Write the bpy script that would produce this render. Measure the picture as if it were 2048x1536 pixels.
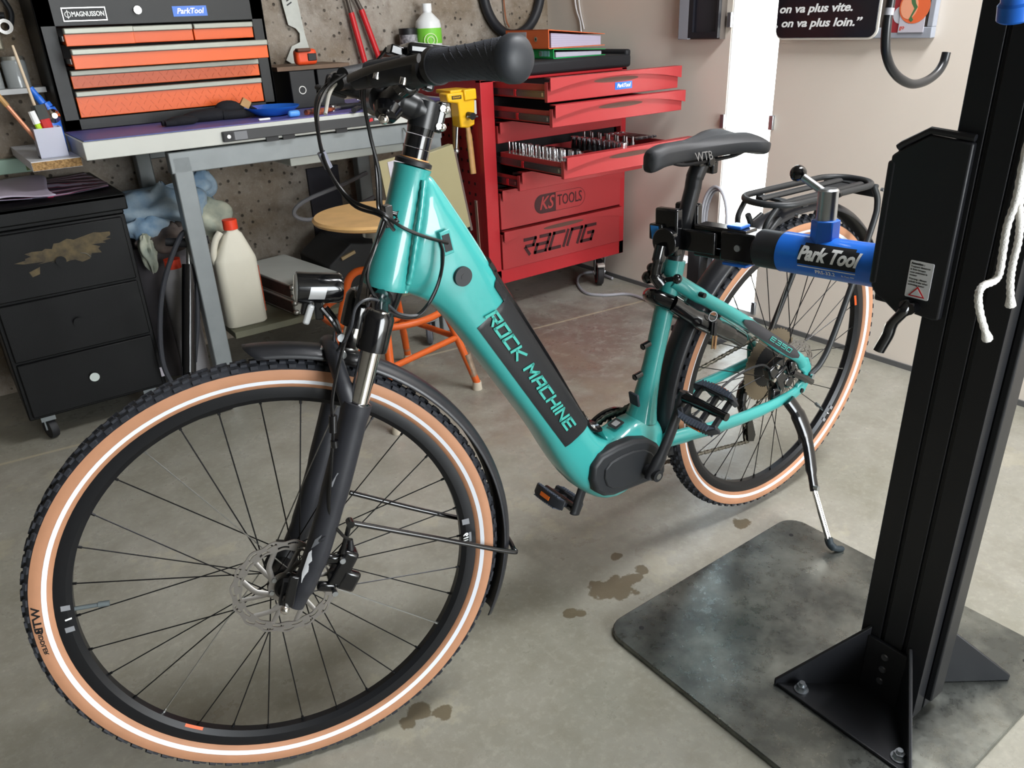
import bpy, bmesh, math, random
from math import sin, cos, pi, radians
from mathutils import Vector, Matrix
random.seed(7)
for o in list(bpy.data.objects): bpy.data.objects.remove(o)
SC = bpy.context.scene; COL = SC.collection

# ---------------------------------------------------------------- camera
FPX = 1568.43; CAMH = 1.137
PIT, ROL, YAW = radians(24.99739), radians(2.47322), radians(35.48846)
_f0 = Vector((sin(YAW), cos(YAW), 0)); _r0 = Vector((cos(YAW), -sin(YAW), 0)); _u0 = Vector((0, 0, 1))
FWD = _f0*cos(PIT) - _u0*sin(PIT); _dn = -(_f0*sin(PIT) + _u0*cos(PIT))
RGT = _r0*cos(ROL) + _dn*sin(ROL); DWN = -_r0*sin(ROL) + _dn*cos(ROL)
cam = bpy.data.cameras.new('camera'); cam.sensor_width = 36; cam.lens = FPX/2048*36; cam.clip_start = .02
camo = bpy.data.objects.new('camera', cam); COL.objects.link(camo)
camo.matrix_world = Matrix(((RGT.x, -DWN.x, -FWD.x, 0), (RGT.y, -DWN.y, -FWD.y, 0), (RGT.z, -DWN.z, -FWD.z, CAMH), (0, 0, 0, 1)))
SC.camera = camo
def at(px, py, axis, val):                      # point of the plane axis=val seen at a pixel of the photograph
    d = RGT*((px-1024)/FPX) + DWN*((py-768)/FPX) + FWD
    c = Vector((0, 0, CAMH)); t = (val - c[axis])/d[axis]; return c + d*t

# ---------------------------------------------------------------- world, sun, light, exposure
W = bpy.data.worlds.new('sky'); SC.world = W; W.use_nodes = True
_n = W.node_tree.nodes; _l = W.node_tree.links
_bg = _n['Background']; _bg.inputs[1].default_value = 4.0
_tc = _n.new('ShaderNodeTexCoord'); _sx = _n.new('ShaderNodeSeparateXYZ'); _cr = _n.new('ShaderNodeValToRGB')
_l.new(_tc.outputs['Generated'], _sx.inputs[0]); _l.new(_sx.outputs[2], _cr.inputs[0]); _l.new(_cr.outputs[0], _bg.inputs[0])
_cr.color_ramp.elements[0].color = (1.0, .97, .93, 1); _cr.color_ramp.elements[1].color = (.72, .86, 1.0, 1)
_cr.color_ramp.elements[1].position = .6
sun = bpy.data.lights.new('sun', 'SUN'); sun.energy = 26; sun.angle = radians(1); sun.color = (1, .95, .88)
suno = bpy.data.objects.new('sun', sun); COL.objects.link(suno)
suno.rotation_euler = Vector((.03, -.72, -.69)).to_track_quat('-Z', 'Y').to_euler()
def area(name, loc, rot, sx, sy, power=None, color=(1, 1, 1), portal=False):
    L = bpy.data.lights.new(name, 'AREA'); L.shape = 'RECTANGLE'; L.size = sx; L.size_y = sy
    L.color = color
    if portal: L.cycles.is_portal = True
    else: L.energy = power
    o = bpy.data.objects.new(name, L); COL.objects.link(o); o.location = loc; o.rotation_euler = rot; return o
# daylight through the garage door opening behind the camera (portal for the sky) and the narrow glazed slit
FY = -3.4
area('door_daylight', (1.30, FY+.02, 1.25), (radians(90), 0, 0), 2.1, 2.0, 130, (.90, .96, 1.0))
area('right_side_fill', (1.75, .35, 2.70), (0, 0, 0), 1.2, .5, 56, (.97, .98, 1.0))  # unseen fill light added overhead to brighten the right wall and near floor
area('door_portal', (1.30, FY, 1.15), (radians(90), 0, 0), 2.25, 2.3, portal=True)
SC.view_settings.view_transform = 'Standard'; SC.view_settings.look = 'None'
SC.view_settings.gamma = 1; SC.view_settings.use_curve_mapping = False
SC.view_settings.exposure = 0.5

# ---------------------------------------------------------------- materials
def srgb(r, g, b):
    f = lambda c: (c/255/12.92) if c/255 <= .04045 else ((c/255+.055)/1.055)**2.4
    return (f(r), f(g), f(b), 1)
MATS = {}
def mat(name, col, rough=.5, metal=0., coat=0., spec=.5, bump=0., bscale=200., var=0., vscale=8., trans=0., emis=0., rvar=0., ior=1.45, col2=None):
    if name in MATS: return MATS[name]
    m = bpy.data.materials.new(name); m.use_nodes = True; MATS[name] = m
    N = m.node_tree.nodes; L = m.node_tree.links; P = N['Principled BSDF']
    c = srgb(*col)
    P.inputs['Base Color'].default_value = c; P.inputs['Roughness'].default_value = rough
    P.inputs['Metallic'].default_value = metal; P.inputs['Coat Weight'].default_value = coat
    P.inputs['Coat Roughness'].default_value = .06; P.inputs['Specular IOR Level'].default_value = spec
    P.inputs['Transmission Weight'].default_value = trans; P.inputs['IOR'].default_value = ior
    if emis: P.inputs['Emission Color'].default_value = c; P.inputs['Emission Strength'].default_value = emis
    if bump or var or rvar or col2:
        tc = N.new('ShaderNodeTexCoord')
        if var or rvar or col2:
            n = N.new('ShaderNodeTexNoise'); n.inputs['Scale'].default_value = vscale; n.inputs['Detail'].default_value = 6
            L.new(tc.outputs['Object'], n.inputs['Vector'])
            if var or col2:
                r = N.new('ShaderNodeValToRGB'); L.new(n.outputs[0], r.inputs[0])
                d = srgb(*col2) if col2 else tuple(x*(1-var) for x in c[:3])+(1,)
                r.color_ramp.elements[0].color = d; r.color_ramp.elements[0].position = .35
                r.color_ramp.elements[1].color = c; r.color_ramp.elements[1].position = .65
                L.new(r.outputs[0], P.inputs['Base Color'])
            if rvar:
                mr = N.new('ShaderNodeMapRange'); mr.inputs['To Min'].default_value = max(0, rough-rvar); mr.inputs['To Max'].default_value = min(1, rough+rvar)
                L.new(n.outputs[0], mr.inputs[0]); L.new(mr.outputs[0], P.inputs['Roughness'])
        if bump:
            b = N.new('ShaderNodeTexNoise'); b.inputs['Scale'].default_value = bscale; b.inputs['Detail'].default_value = 3
            L.new(tc.outputs['Object'], b.inputs['Vector'])
            k = N.new('ShaderNodeBump'); k.inputs['Strength'].default_value = bump; k.inputs['Distance'].default_value = .002
            L.new(b.outputs[0], k.inputs['Height']); L.new(k.outputs[0], P.inputs['Normal'])
    return m
teal = mat('teal_paint', (50, 150, 146), .38, 0, .7, bump=.02, bscale=900)
satin = mat('satin_black', (38, 39, 44), .42, .0, .0, bump=.05, bscale=1500)
gloss = mat('gloss_black', (14, 14, 16), .16, 0, .4)
matte = mat('matte_black', (24, 25, 28), .6, bump=.08, bscale=600)
plast = mat('grey_black_plastic', (40, 41, 44), .5, bump=.06, bscale=900)
rubber = mat('tyre_rubber', (44, 46, 52), .72, bump=.15, bscale=500)
tan = mat('tan_sidewall', (178, 128, 96), .62, var=.08, vscale=30, bump=.05, bscale=900)
refl = mat('reflective_stripe', (226, 230, 238), .4)
rimm = mat('rim_black', (22, 23, 26), .34, .2)
spokem = mat('spoke_black', (30, 30, 32), .3, .6)
silver = mat('brushed_steel', (178, 178, 176), .34, 1.0)
chrome = mat('chrome', (225, 222, 218), .1, 1.0)
zinc = mat('zinc_plated', (190, 195, 200), .3, 1.0)
white = mat('white_print', (238, 240, 240), .5)
blackp = mat('black_print', (18, 19, 22), .5)
orange_r = mat('orange_reflector', (236, 112, 20), .25, coat=.5)
red = mat('red_powdercoat', (176, 38, 44), .42, bump=.03, bscale=1200)
redd = mat('red_drawer_paint', (170, 54, 56), .4, bump=.03, bscale=1200)
redprint = mat('red_black_print', (62, 22, 26), .5)
orange = mat('orange_drawer_paint', (226, 92, 14), .38, bump=.03, bscale=900)
alu = mat('grey_aluminium_trim', (150, 152, 142), .4, .3)
boxblk = mat('toolbox_black', (17, 19, 20), .45, bump=.05, bscale=900)
blue = mat('blue_powdercoat', (28, 108, 214), .32, 0, .3)
bluep = mat('blue_plastic', (32, 104, 206), .35)
standblk = mat('stand_black_paint', (26, 27, 31), .42, bump=.06, bscale=1200)
anod = mat('black_anodised', (34, 35, 38), .38, .3)
wht = mat('white_laminate', (196, 198, 192), .45, var=.06, vscale=6)
chip = mat('chipboard', (178, 142, 92), .8, col2=(120, 90, 55), vscale=160)
mdf = mat('white_painted_edge', (214, 216, 220), .5)
steelg = mat('grey_leg_paint', (132, 138, 140), .42, .2, var=.08, vscale=20)
mat_blue = mat('blue_bench_mat', (84, 100, 158), .42, col2=(104, 92, 156), vscale=5)
wood = mat('seat_plywood', (206, 164, 108), .5, var=.18, vscale=14)
woodh = mat('wooden_handle', (186, 144, 90), .55, var=.2, vscale=30)
orst = mat('orange_tube_paint', (206, 92, 32), .4, bump=.05, bscale=300)
orst_w = mat('worn_tube_metal', (170, 150, 130), .5, .5, var=.3, vscale=60)
rubw = mat('pale_rubber', (200, 190, 172), .7)
jugm = mat('milky_plastic', (206, 202, 186), .5, var=.06, vscale=10)
redcap = mat('red_cap_plastic', (226, 66, 38), .4)
paper = mat('paper', (190, 186, 196), .8)
paperl = mat('paper_lilac', (168, 160, 182), .8)
cardor = mat('orange_card', (226, 108, 56), .6)
cardgr = mat('green_card', (22, 168, 84), .5)
greycab = mat('grey_cable', (158, 158, 164), .5)
rope = mat('white_rope', (222, 220, 216), .8, bump=.6, bscale=420)
yellow = mat('yellow_cast_paint', (232, 178, 20), .38, 0, .2)
glassm = mat('clear_glass', (235, 240, 240), .03, trans=1.0)
cupm = mat('frosted_plastic', (206, 208, 226), .35, trans=.35)

# ---------------------------------------------------------------- mesh building
class MB:
    def __init__(s, T=None): s.v = []; s.f = []; s.T = T
    def add(s, vs, fs):
        n = len(s.v)
        for p in vs:
            p = Vector(p); s.v.append(s.T(p) if s.T else p)
        s.f += [tuple(i+n for i in f) for f in fs]; return s
    def box(s, c, d, R=None, taper=1.):
        c = Vector(c); vs = []
        for z in (-1, 1):
            k = taper if z > 0 else 1.
            for x, y in ((-1, -1), (1, -1), (1, 1), (-1, 1)):
                p = Vector((x*d[0]/2*k, y*d[1]/2*k, z*d[2]/2)); vs.append(c + (R @ p if R else p))
        return s.add(vs, [(3, 2, 1, 0), (4, 5, 6, 7), (0, 1, 5, 4), (1, 2, 6, 5), (2, 3, 7, 6), (3, 0, 4, 7)])
    def span(s, a, b): return s.box([(a[i]+b[i])/2 for i in range(3)], [abs(b[i]-a[i]) for i in range(3)])
    def loft(s, rings, closed=False, caps=True):
        n = len(rings[0]); vs = [p for r in rings for p in r]; fs = []
        m = len(rings)
        for i in range(m if closed else m-1):
            a = i*n; b = ((i+1) % m)*n
            for j in range(n): fs.append((a+j, a+(j+1) % n, b+(j+1) % n, b+j))
        if caps and not closed: fs.append(tuple(range(n-1, -1, -1))); fs.append(tuple((m-1)*n+j for j in range(n)))
        return s.add(vs, fs)
    def tube(s, path, r, n=10, closed=False, caps=True, flat=1., up=None):
        path = [Vector(p) for p in path]; m = len(path); rings = []; nrm = None
        for i, p in enumerate(path):
            if closed: t = path[(i+1) % m]-path[i-1]
            else: t = path[min(i+1, m-1)]-path[max(i-1, 0)]
            t = t.normalized()
            if nrm is None:
                a = Vector(up) if up is not None else (Vector((0, 0, 1)) if abs(t.z) < .9 else Vector((1, 0, 0)))
                nrm = (a - t*a.dot(t)).normalized()
            else:
                q = nrm - t*nrm.dot(t); nrm = q.normalized() if q.length > 1e-6 else nrm
            bn = t.cross(nrm); rr = r[i] if isinstance(r, (list, tuple)) else r
            rings.append([p + nrm*(cos(2*pi*k/n)*rr) + bn*(sin(2*pi*k/n)*rr*flat) for k in range(n)])
        return s.loft(rings, closed, caps)
    def cyl(s, a, b, r0, r1=None, n=20, caps=True): return s.tube([a, b], [r0, r0 if r1 is None else r1], n, caps=caps)
    def lathe(s, prof, c=(0, 0, 0), axis=(0, 0, 1), n=28, closed=False, arc=None):
        c = Vector(c); ax = Vector(axis).normalized()
        u = (Vector((1, 0, 0)) if abs(ax.x) < .9 else Vector((0, 1, 0))); u = (u-ax*u.dot(ax)).normalized(); w = ax.cross(u)
        rings = [[c + ax*z + (u*cos(2*pi*k/n)+w*sin(2*pi*k/n))*max(r, 1e-5) for k in range(n)] for r, z in prof]
        return s.loft(rings, closed, caps=not closed)
    def sph(s, c, r, n=14, m=9, sc=(1, 1, 1)):
        c = Vector(c)
        return s.loft([[c+Vector((sin(pi*i/m)*cos(2*pi*k/n)*r*sc[0], sin(pi*i/m)*sin(2*pi*k/n)*r*sc[1], cos(pi*i/m)*r*sc[2])) for k in range(n)] for i in [.02]+list(range(1, m))+[m-.02]])
    def prism(s, poly, d0, d1, f):                     # poly in 2-d, f maps (u, v, depth) to a point
        n = len(poly)
        return s.add([f(u, v, d0) for u, v in poly]+[f(u, v, d1) for u, v in poly],
                     [tuple(range(n-1, -1, -1)), tuple(range(n, 2*n))]+[(i, (i+1) % n, n+(i+1) % n, n+i) for i in range(n)])
    def grid(s, nu, nv, f, skip=None):
        fs = [(i*(nv+1)+j, (i+1)*(nv+1)+j, (i+1)*(nv+1)+j+1, i*(nv+1)+j+1) for i in range(nu) for j in range(nv) if not (skip and skip(i, j))]
        return s.add([f(i/nu, j/nv) for i in range(nu+1) for j in range(nv+1)], fs)
    def build(s, name, m, parent=None, bevel=0., ang=38, sub=0, solid=0., seg=2, flip=False, origin=None):
        me = bpy.data.meshes.new(name)
        off = Vector((0, 0, 0))
        if parent is None:
            xs = [v.x for v in s.v]; ys = [v.y for v in s.v]; zs = [v.z for v in s.v]
            off = Vector(((min(xs)+max(xs))/2, (min(ys)+max(ys))/2, min(zs)))
        me.from_pydata([v-off for v in s.v], [], s.f)
        bm = bmesh.new(); bm.from_mesh(me); bmesh.ops.recalc_face_normals(bm, faces=bm.faces)
        a = radians(ang)
        for e in bm.edges:
            e.smooth = not (len(e.link_faces) == 2 and e.calc_face_angle(0) > a)
        for f in bm.faces: f.smooth = True
        bm.to_mesh(me); bm.free(); me.materials.append(m)
        o = bpy.data.objects.new(name, me); COL.objects.link(o)
        if parent is None: o.location = off
        else: attach(o, parent)
        if bevel:
            b = o.modifiers.new('b', 'BEVEL'); b.width = bevel; b.segments = seg; b.limit_method = 'ANGLE'; b.angle_limit = radians(40)
            b.harden_normals = False
        if sub:
            k = o.modifiers.new('s', 'SUBSURF'); k.levels = sub; k.render_levels = sub
        if solid:
            k = o.modifiers.new('t', 'SOLIDIFY'); k.thickness = solid; k.offset = 0
        return o
WM = {}
def wmat(o): return WM.get(o.name, Matrix.Translation(o.location))
def attach(o, p):
    if p.name in BIKESET:                              # children of the bicycle keep bike coordinates
        o.parent = p; BIKESET.add(o.name); return
    o.parent = p
    if p.parent is None: o.matrix_parent_inverse = wmat(p).inverted()
    else: o.matrix_parent_inverse = Matrix.Identity(4)
BIKESET = set()
def tag(o, label=None, cat=None, group=None, kind=None):
    if label: o['label'] = label
    if cat: o['category'] = cat
    if group: o['group'] = group
    if kind: o['kind'] = kind
    return o
def thing(name, loc, label, cat, group=None):
    o = bpy.data.objects.new(name, None); COL.objects.link(o); o.location = loc; o.empty_display_size = .05
    return tag(o, label, cat, group)
def dup(o, loc, label=None, rz=None):
    c = o.copy(); COL.objects.link(c); c.location = loc
    if rz is not None: c.rotation_euler[2] = rz
    if label: c['label'] = label
    for ch in list(o.children):
        k = ch.copy(); COL.objects.link(k); k.parent = c
        for g in list(ch.children):
            q = g.copy(); COL.objects.link(q); q.parent = k
    return c
def bez(pts, n=8):                                     # smooth curve through points (Catmull-Rom)
    P = [Vector(p) for p in pts]; P = [P[0]*2-P[1]]+P+[P[-1]*2-P[-2]]; out = []
    for i in range(1, len(P)-2):
        a, b, c, d = P[i-1:i+3]
        for k in range(n):
            t = k/n; out.append(.5*((2*b)+(c-a)*t+(2*a-5*b+4*c-d)*t*t+(3*b-a-3*c+d)*t**3))
    return out+[P[-2]]
def lettering(s, size, m, parent, f, name='lettering', shear=0., bold=0., ext=.0004, xs=1., align='CENTER', sp=1., ay='CENTER', cuts=0):
    cu = bpy.data.curves.new(name, 'FONT'); cu.body = s; cu.size = size; cu.shear = shear; cu.offset = bold*size
    cu.extrude = ext; cu.align_x = align; cu.align_y = ay; cu.space_character = sp; cu.resolution_u = 3
    t = bpy.data.objects.new(name, cu); COL.objects.link(t)
    me = bpy.data.meshes.new_from_object(t); bpy.data.objects.remove(t); bpy.data.curves.remove(cu)
    me.name = name
    if cuts:                                        # slice finely so the letters can follow a curved surface
        bm = bmesh.new(); bm.from_mesh(me)
        for k in range(1, cuts):
            bmesh.ops.bisect_plane(bm, geom=bm.verts[:]+bm.edges[:]+bm.faces[:], plane_co=(0, -size*.6+size*1.4*k/cuts, 0), plane_no=(0, 1, 0))
        bm.to_mesh(me); bm.free()
    for v in me.vertices: v.co = f(v.co.x*xs, v.co.y, v.co.z)
    me.materials.clear(); me.materials.append(m)
    o = bpy.data.objects.new(name, me); COL.objects.link(o); attach(o, parent); return o
GL = {'R': [[(0, 0), (0, 1)], [(0, 1), (1, 1), (1, .5), (.25, .5)], [(.45, .5), (1, 0)]], 'O': [[(0, 0), (0, 1), (1, 1), (1, 0), (0, 0)]],
      'C': [[(1, 1), (0, 1), (0, 0), (1, 0)]], 'K': [[(0, 0), (0, 1)], [(1, 1), (.15, .5), (1, 0)]], 'M': [[(0, 0), (0, 1), (.55, .4), (1.1, 1), (1.1, 0)]],
      'A': [[(0, 0), (.15, 1), (1, 1), (1, 0)], [(.1, .42), (1, .42)]], 'H': [[(0, 0), (0, 1)], [(1, 0), (1, 1)], [(0, .5), (1, .5)]], 'I': [[(0, 0), (0, 1)]],
      'N': [[(0, 0), (0, 1), (1, 0), (1, 1)]], 'E': [[(1, 1), (0, 1), (0, 0), (1, 0)], [(0, .5), (.9, .5)]],
      'r': [[(0, 1), (1, 1), (1, .55), (.35, .55)], [(.3, .45), (.85, 0)]], 'a': [[(.1, 1), (1, 1), (1, 0), (0, 0), (0, .5), (1, .5)]], 'n': [[(0, 0), (0, 1), (1, 1), (1, 0)]],
      'i': [[(0, 0), (0, 1)]], 'G': [[(1, 1), (0, 1), (0, 0), (1, 0), (1, .5), (.5, .5)]], ' ': [],
      '3': [[(0, 1), (1, 1), (1, 0), (0, 0)], [(.2, .5), (1, .5)]], '5': [[(1, 1), (0, 1), (0, .55), (1, .55), (1, 0), (0, 0)]], '0': [[(0, 0), (0, 1), (1, 1), (1, 0), (0, 0)]]}
def strokes(s, h, w, th, gap, slant, m, parent, f, name='lettering', ext=.0006):
    mb = MB(); x = 0
    for ch in s:
        cw = {'I': 0, 'i': 0, 'M': 1.1*w, ' ': .45*w}.get(ch, w)
        for pl in GL[ch]:
            pl = [(x+px*w+py*h*slant, py*h) for px, py in pl]
            for (ax, ay), (bx_, by_) in zip(pl, pl[1:]):
                d = Vector((bx_-ax, by_-ay)); L = d.length; d /= L; nn = Vector((-d.y, d.x))*th/2
                a = Vector((ax, ay))-d*th*.45; b = Vector((bx_, by_))+d*th*.45
                q = [a+nn, a-nn, b-nn, b+nn]
                mb.prism([(p.x, p.y) for p in q], 0, ext, f)
        x += cw+gap
    return mb.build(name, m, parent), x-gap
# ---------------------------------------------------------------- setting
XW, YB, ZC = 2.5, 3.1, 2.75
def nodes(name):
    m = bpy.data.materials.new(name); m.use_nodes = True; return m, m.node_tree.nodes, m.node_tree.links, m.node_tree.nodes['Principled BSDF']
def mnode(N, L, op, a, b=None, clamp=False):
    k = N.new('ShaderNodeMath'); k.operation = op; k.use_clamp = clamp
    for i, v in enumerate((a, b)):
        if v is None: continue
        if isinstance(v, (int, float)): k.inputs[i].default_value = v
        else: L.new(v, k.inputs[i])
    return k.outputs[0]
def mixc(N, L, fac, a, b):
    k = N.new('ShaderNodeMix'); k.data_type = 'RGBA'
    if isinstance(fac, (int, float)): k.inputs[0].default_value = fac
    else: L.new(fac, k.inputs[0])
    for i, v in ((6, a), (7, b)):
        if isinstance(v, tuple): k.inputs[i].default_value = v
        else: L.new(v, k.inputs[i])
    return k.outputs[2]
def noise(N, L, vec, sc, det=5, rough=.55):
    k = N.new('ShaderNodeTexNoise'); k.inputs['Scale'].default_value = sc; k.inputs['Detail'].default_value = det; k.inputs['Roughness'].default_value = rough
    L.new(vec, k.inputs['Vector']); return k.outputs[0]
def rng(N, L, v, a, b, c=0., d=1.):
    k = N.new('ShaderNodeMapRange'); k.inputs[1].default_value = a; k.inputs[2].default_value = b; k.inputs[3].default_value = c; k.inputs[4].default_value = d
    L.new(v, k.inputs[0]); return k.outputs[0]
# floor: trowelled concrete with scuffs, an old red-brown stain, a saw cut and small wet spots
fm, N, L, P = nodes('concrete_floor')
tc = N.new('ShaderNodeTexCoord'); pos = N.new('ShaderNodeNewGeometry').outputs['Position']
n1 = noise(N, L, pos, 1.6, 6); n2 = noise(N, L, pos, 9, 8, .65); n3 = noise(N, L, pos, 60, 6, .7); n4 = noise(N, L, pos, 3.3, 8, .7)
c = mixc(N, L, rng(N, L, n1, .35, .65), srgb(136, 134, 122), srgb(158, 155, 146))
c = mixc(N, L, rng(N, L, n2, .45, .75, 0, .55), c, srgb(112, 108, 92))
c = mixc(N, L, rng(N, L, n3, .5, .8, 0, .35), c, srgb(190, 186, 172))
c = mixc(N, L, rng(N, L, n4, .58, .62, 0, .22), c, srgb(186, 178, 152))
sep = N.new('ShaderNodeSeparateXYZ'); L.new(pos, sep.inputs[0])
def blob(x, y, r, dist=.5, nsc=14, edge=.12):
    dx = mnode(N, L, 'SUBTRACT', sep.outputs[0], x); dy = mnode(N, L, 'SUBTRACT', sep.outputs[1], y)
    d = mnode(N, L, 'SQRT', mnode(N, L, 'ADD', mnode(N, L, 'MULTIPLY', dx, dx), mnode(N, L, 'MULTIPLY', dy, dy)))
    q = mnode(N, L, 'ADD', mnode(N, L, 'DIVIDE', d, r), mnode(N, L, 'MULTIPLY', mnode(N, L, 'SUBTRACT', noise(N, L, pos, nsc, 4), .5), dist*2))
    return rng(N, L, q, 1+edge, 1-edge)
old = blob(1.80, 2.16, .42, 1.2, 6, .5)
sp = noise(N, L, pos, 26, 8, .8)
c = mixc(N, L, mnode(N, L, 'MULTIPLY', old, rng(N, L, sp, .42, .5, .25, .7)), c, srgb(98, 78, 72))
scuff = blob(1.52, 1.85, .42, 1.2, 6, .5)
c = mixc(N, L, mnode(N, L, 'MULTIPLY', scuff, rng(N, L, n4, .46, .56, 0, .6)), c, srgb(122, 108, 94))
wet = None
for x, y, r in ((.965, .985, .036), (.93, 1.0, .03), (1.0, .99, .018), (1.045, .997, .015), (1.02, .985, .014), (1.037, 1.069, .013), (.83, .99, .016), (.845, .975, .012), (.481, .936, .016), (.447, .965, .02), (.42, .955, .014), (1.36, .97, .02), (1.49, 1.12, .012)):
    b_ = blob(x, y, r, .9, 40, .1); wet = b_ if wet is None else mnode(N, L, 'MAXIMUM', wet, b_)
c = mixc(N, L, mnode(N, L, 'MULTIPLY', wet, .8), c, srgb(92, 80, 58))
line = mnode(N, L, 'ABSOLUTE', mnode(N, L, 'SUBTRACT', mnode(N, L, 'ADD', mnode(N, L, 'MULTIPLY', sep.outputs[0], .10), sep.outputs[1]), 2.53))
lm_ = rng(N, L, line, .009, .004)
c = mixc(N, L, mnode(N, L, 'MULTIPLY', lm_, .55), c, srgb(188, 176, 148))
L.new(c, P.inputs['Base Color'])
ro = rng(N, L, n2, .3, .7, .22, .42)
L.new(mnode(N, L, 'SUBTRACT', ro, mnode(N, L, 'MULTIPLY', wet, .12)), P.inputs['Roughness'])
bp = N.new('ShaderNodeBump'); bp.inputs['Strength'].default_value = .18; bp.inputs['Distance'].default_value = .003
L.new(mnode(N, L, 'ADD', n3, n4), bp.inputs['Height']); L.new(bp.outputs[0], P.inputs['Normal'])
# rough cast concrete wall with blow holes
wm, N, L, P = nodes('rough_concrete_wall')
pos = N.new('ShaderNodeNewGeometry').outputs['Position']
n1 = noise(N, L, pos, 2.2, 8, .62); n2 = noise(N, L, pos, 14, 8, .7); n3 = noise(N, L, pos, 70, 6, .7)
vo = N.new('ShaderNodeTexVoronoi'); vo.inputs['Scale'].default_value = 34; vo.inputs['Randomness'].default_value = 1; L.new(pos, vo.inputs['Vector'])
c = mixc(N, L, rng(N, L, n1, .35, .62), srgb(128, 112, 92), srgb(176, 168, 158))
c = mixc(N, L, rng(N, L, n2, .48, .7, 0, .7), c, srgb(104, 90, 74))
c = mixc(N, L, rng(N, L, n3, .55, .75, 0, .5), c, srgb(196, 190, 180))
pit = mnode(N, L, 'MULTIPLY', rng(N, L, vo.outputs[0], .22, .12), rng(N, L, n2, .42, .52))
c = mixc(N, L, mnode(N, L, 'MULTIPLY', pit, .8), c, srgb(58, 52, 46))
L.new(c, P.inputs['Base Color']); P.inputs['Roughness'].default_value = .88
bp = N.new('ShaderNodeBump'); bp.inputs['Strength'].default_value = .8; bp.inputs['Distance'].default_value = .02
L.new(mnode(N, L, 'SUBTRACT', mnode(N, L, 'ADD', n2, mnode(N, L, 'MULTIPLY', n3, .35)), pit), bp.inputs['Height']); L.new(bp.outputs[0], P.inputs['Normal'])
plaster = mat('cream_wall_board', (228, 218, 206), .7, bump=.04, bscale=300, var=.03, vscale=3)
ceilm = mat('ceiling_paint', (126, 122, 114), .8); lwm = mat('left_wall_paint', (84, 82, 76), .85)
gravel = mat('pale_gravel', (205, 200, 190), .9, var=.2, vscale=20)

def struct(name, mb, m, **k): return tag(mb.build(name, m, None, **k), kind='structure')
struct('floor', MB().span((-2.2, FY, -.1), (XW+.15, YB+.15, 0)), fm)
struct('wall_back', MB().span((-2.2, YB, 0), (XW+.15, YB+.15, ZC)), wm)
WY0, WY1, WZ1 = 1.828, 2.040, 2.35
struct('wall_right', MB().span((XW, WY1, 0), (XW+.03, YB, ZC)).span((XW, FY, 0), (XW+.03, WY0, ZC)).span((XW, WY0, WZ1), (XW+.03, WY1, ZC)), plaster)
struct('wall_left', MB().span((-2.2, FY, 0), (-2.05, YB, ZC)), lwm)
struct('wall_front', MB().span((-2.2, FY-.15, 0), (.17, FY, ZC)).span((2.42, FY-.15, 0), (XW+.15, FY, ZC)).span((.17, FY-.15, 2.3), (2.42, FY, ZC)), lwm)
struct('ceiling', MB().span((-2.2, FY-.15, ZC), (XW+.15, YB+.15, ZC+.1)), ceilm)
struct('ground', MB().span((XW+.15, -14, -.16), (16, 8, -.1)).span((-10, -14, -.16), (XW+.15, FY, -.1)), gravel)
struct('baseboard_right', MB().span((XW-.006, .2, .0), (XW, WY0-.01, .018)).span((XW-.006, WY1+.01, 0), (XW, YB, .018)), mat('dark_joint', (92, 92, 92), .8))
# narrow floor-to-lintel glazed slit in the right wall, with its clips
w1 = struct('window_1', MB().span((XW+.012, WY0, .03), (XW+.016, WY1, WZ1)), glassm)
fr = MB()
for y in (WY0, WY1-.004): fr.span((XW+.004, y, .03), (XW+.030, y+.004, WZ1))
fr.span((XW+.004, WY0, .012), (XW+.030, WY1, .03)); fr.build('window_frame', mat('window_frame_white', (225, 225, 225), .4), w1)
for y, z in ((WY1+.004, 1.10), (WY1+.004, .75), (WY0-.004, .76), (WY0-.004, .055)):
    MB().box((XW-.006, y, z), (.014, .018, .05)).build('window_clip', zinc, w1, bevel=.002)

# boards on the right wall, either side of the slit
gframe = mat('grey_board_frame', (150, 154, 164), .45); bback = mat('brown_grey_backing', (92, 84, 78), .7); dark = mat('dark_glass_panel', (40, 40, 48), .15)
t = thing('display_case', (XW-.02, 2.15, 1.037), 'grey framed dark display case left of the bright window slit', 'display case')
MB().span((XW-.03, WY1+.025, 1.037), (XW, 2.254, 1.75)).build('backing', bback, t)
fr = MB().span((XW-.045, 2.206, 1.037), (XW-.001, 2.256, 1.75)); fr.build('frame', gframe, t, bevel=.003)
MB().span((XW-.045, WY1+.025, 1.042), (XW-.031, 2.206, 1.062)).span((XW-.045, 2.186, 1.062), (XW-.031, 2.206, 1.75)).span((XW-.045, WY1+.025, 1.062), (XW-.031, WY1+.035, 1.75)).build('inner_frame', mat('black_inner_frame', (30, 30, 36), .4), t)
MB().span((XW-.034, WY1+.035, 1.062), (XW-.0305, 2.186, 1.75)).build('panel', dark, t)
t = thing('notice_board', (XW-.02, 1.5, 1.037), 'brown backed notice board with grey rail right of the bright window slit', 'notice board')
MB().span((XW-.02, 1.30, 1.04), (XW, 1.79, 1.8)).build('backing', bback, t)
MB().span((XW-.026, 1.288, 1.036), (XW-.001, 1.50, 1.066)).span((XW-.026, 1.288, 1.066), (XW-.001, 1.305, 1.8)).build('frame', gframe, t, bevel=.002)
MB().cyl((XW-.023, 1.438, 1.085), (XW-.018, 1.438, 1.085), .006, n=12).build('pin', blackp, t)
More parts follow.
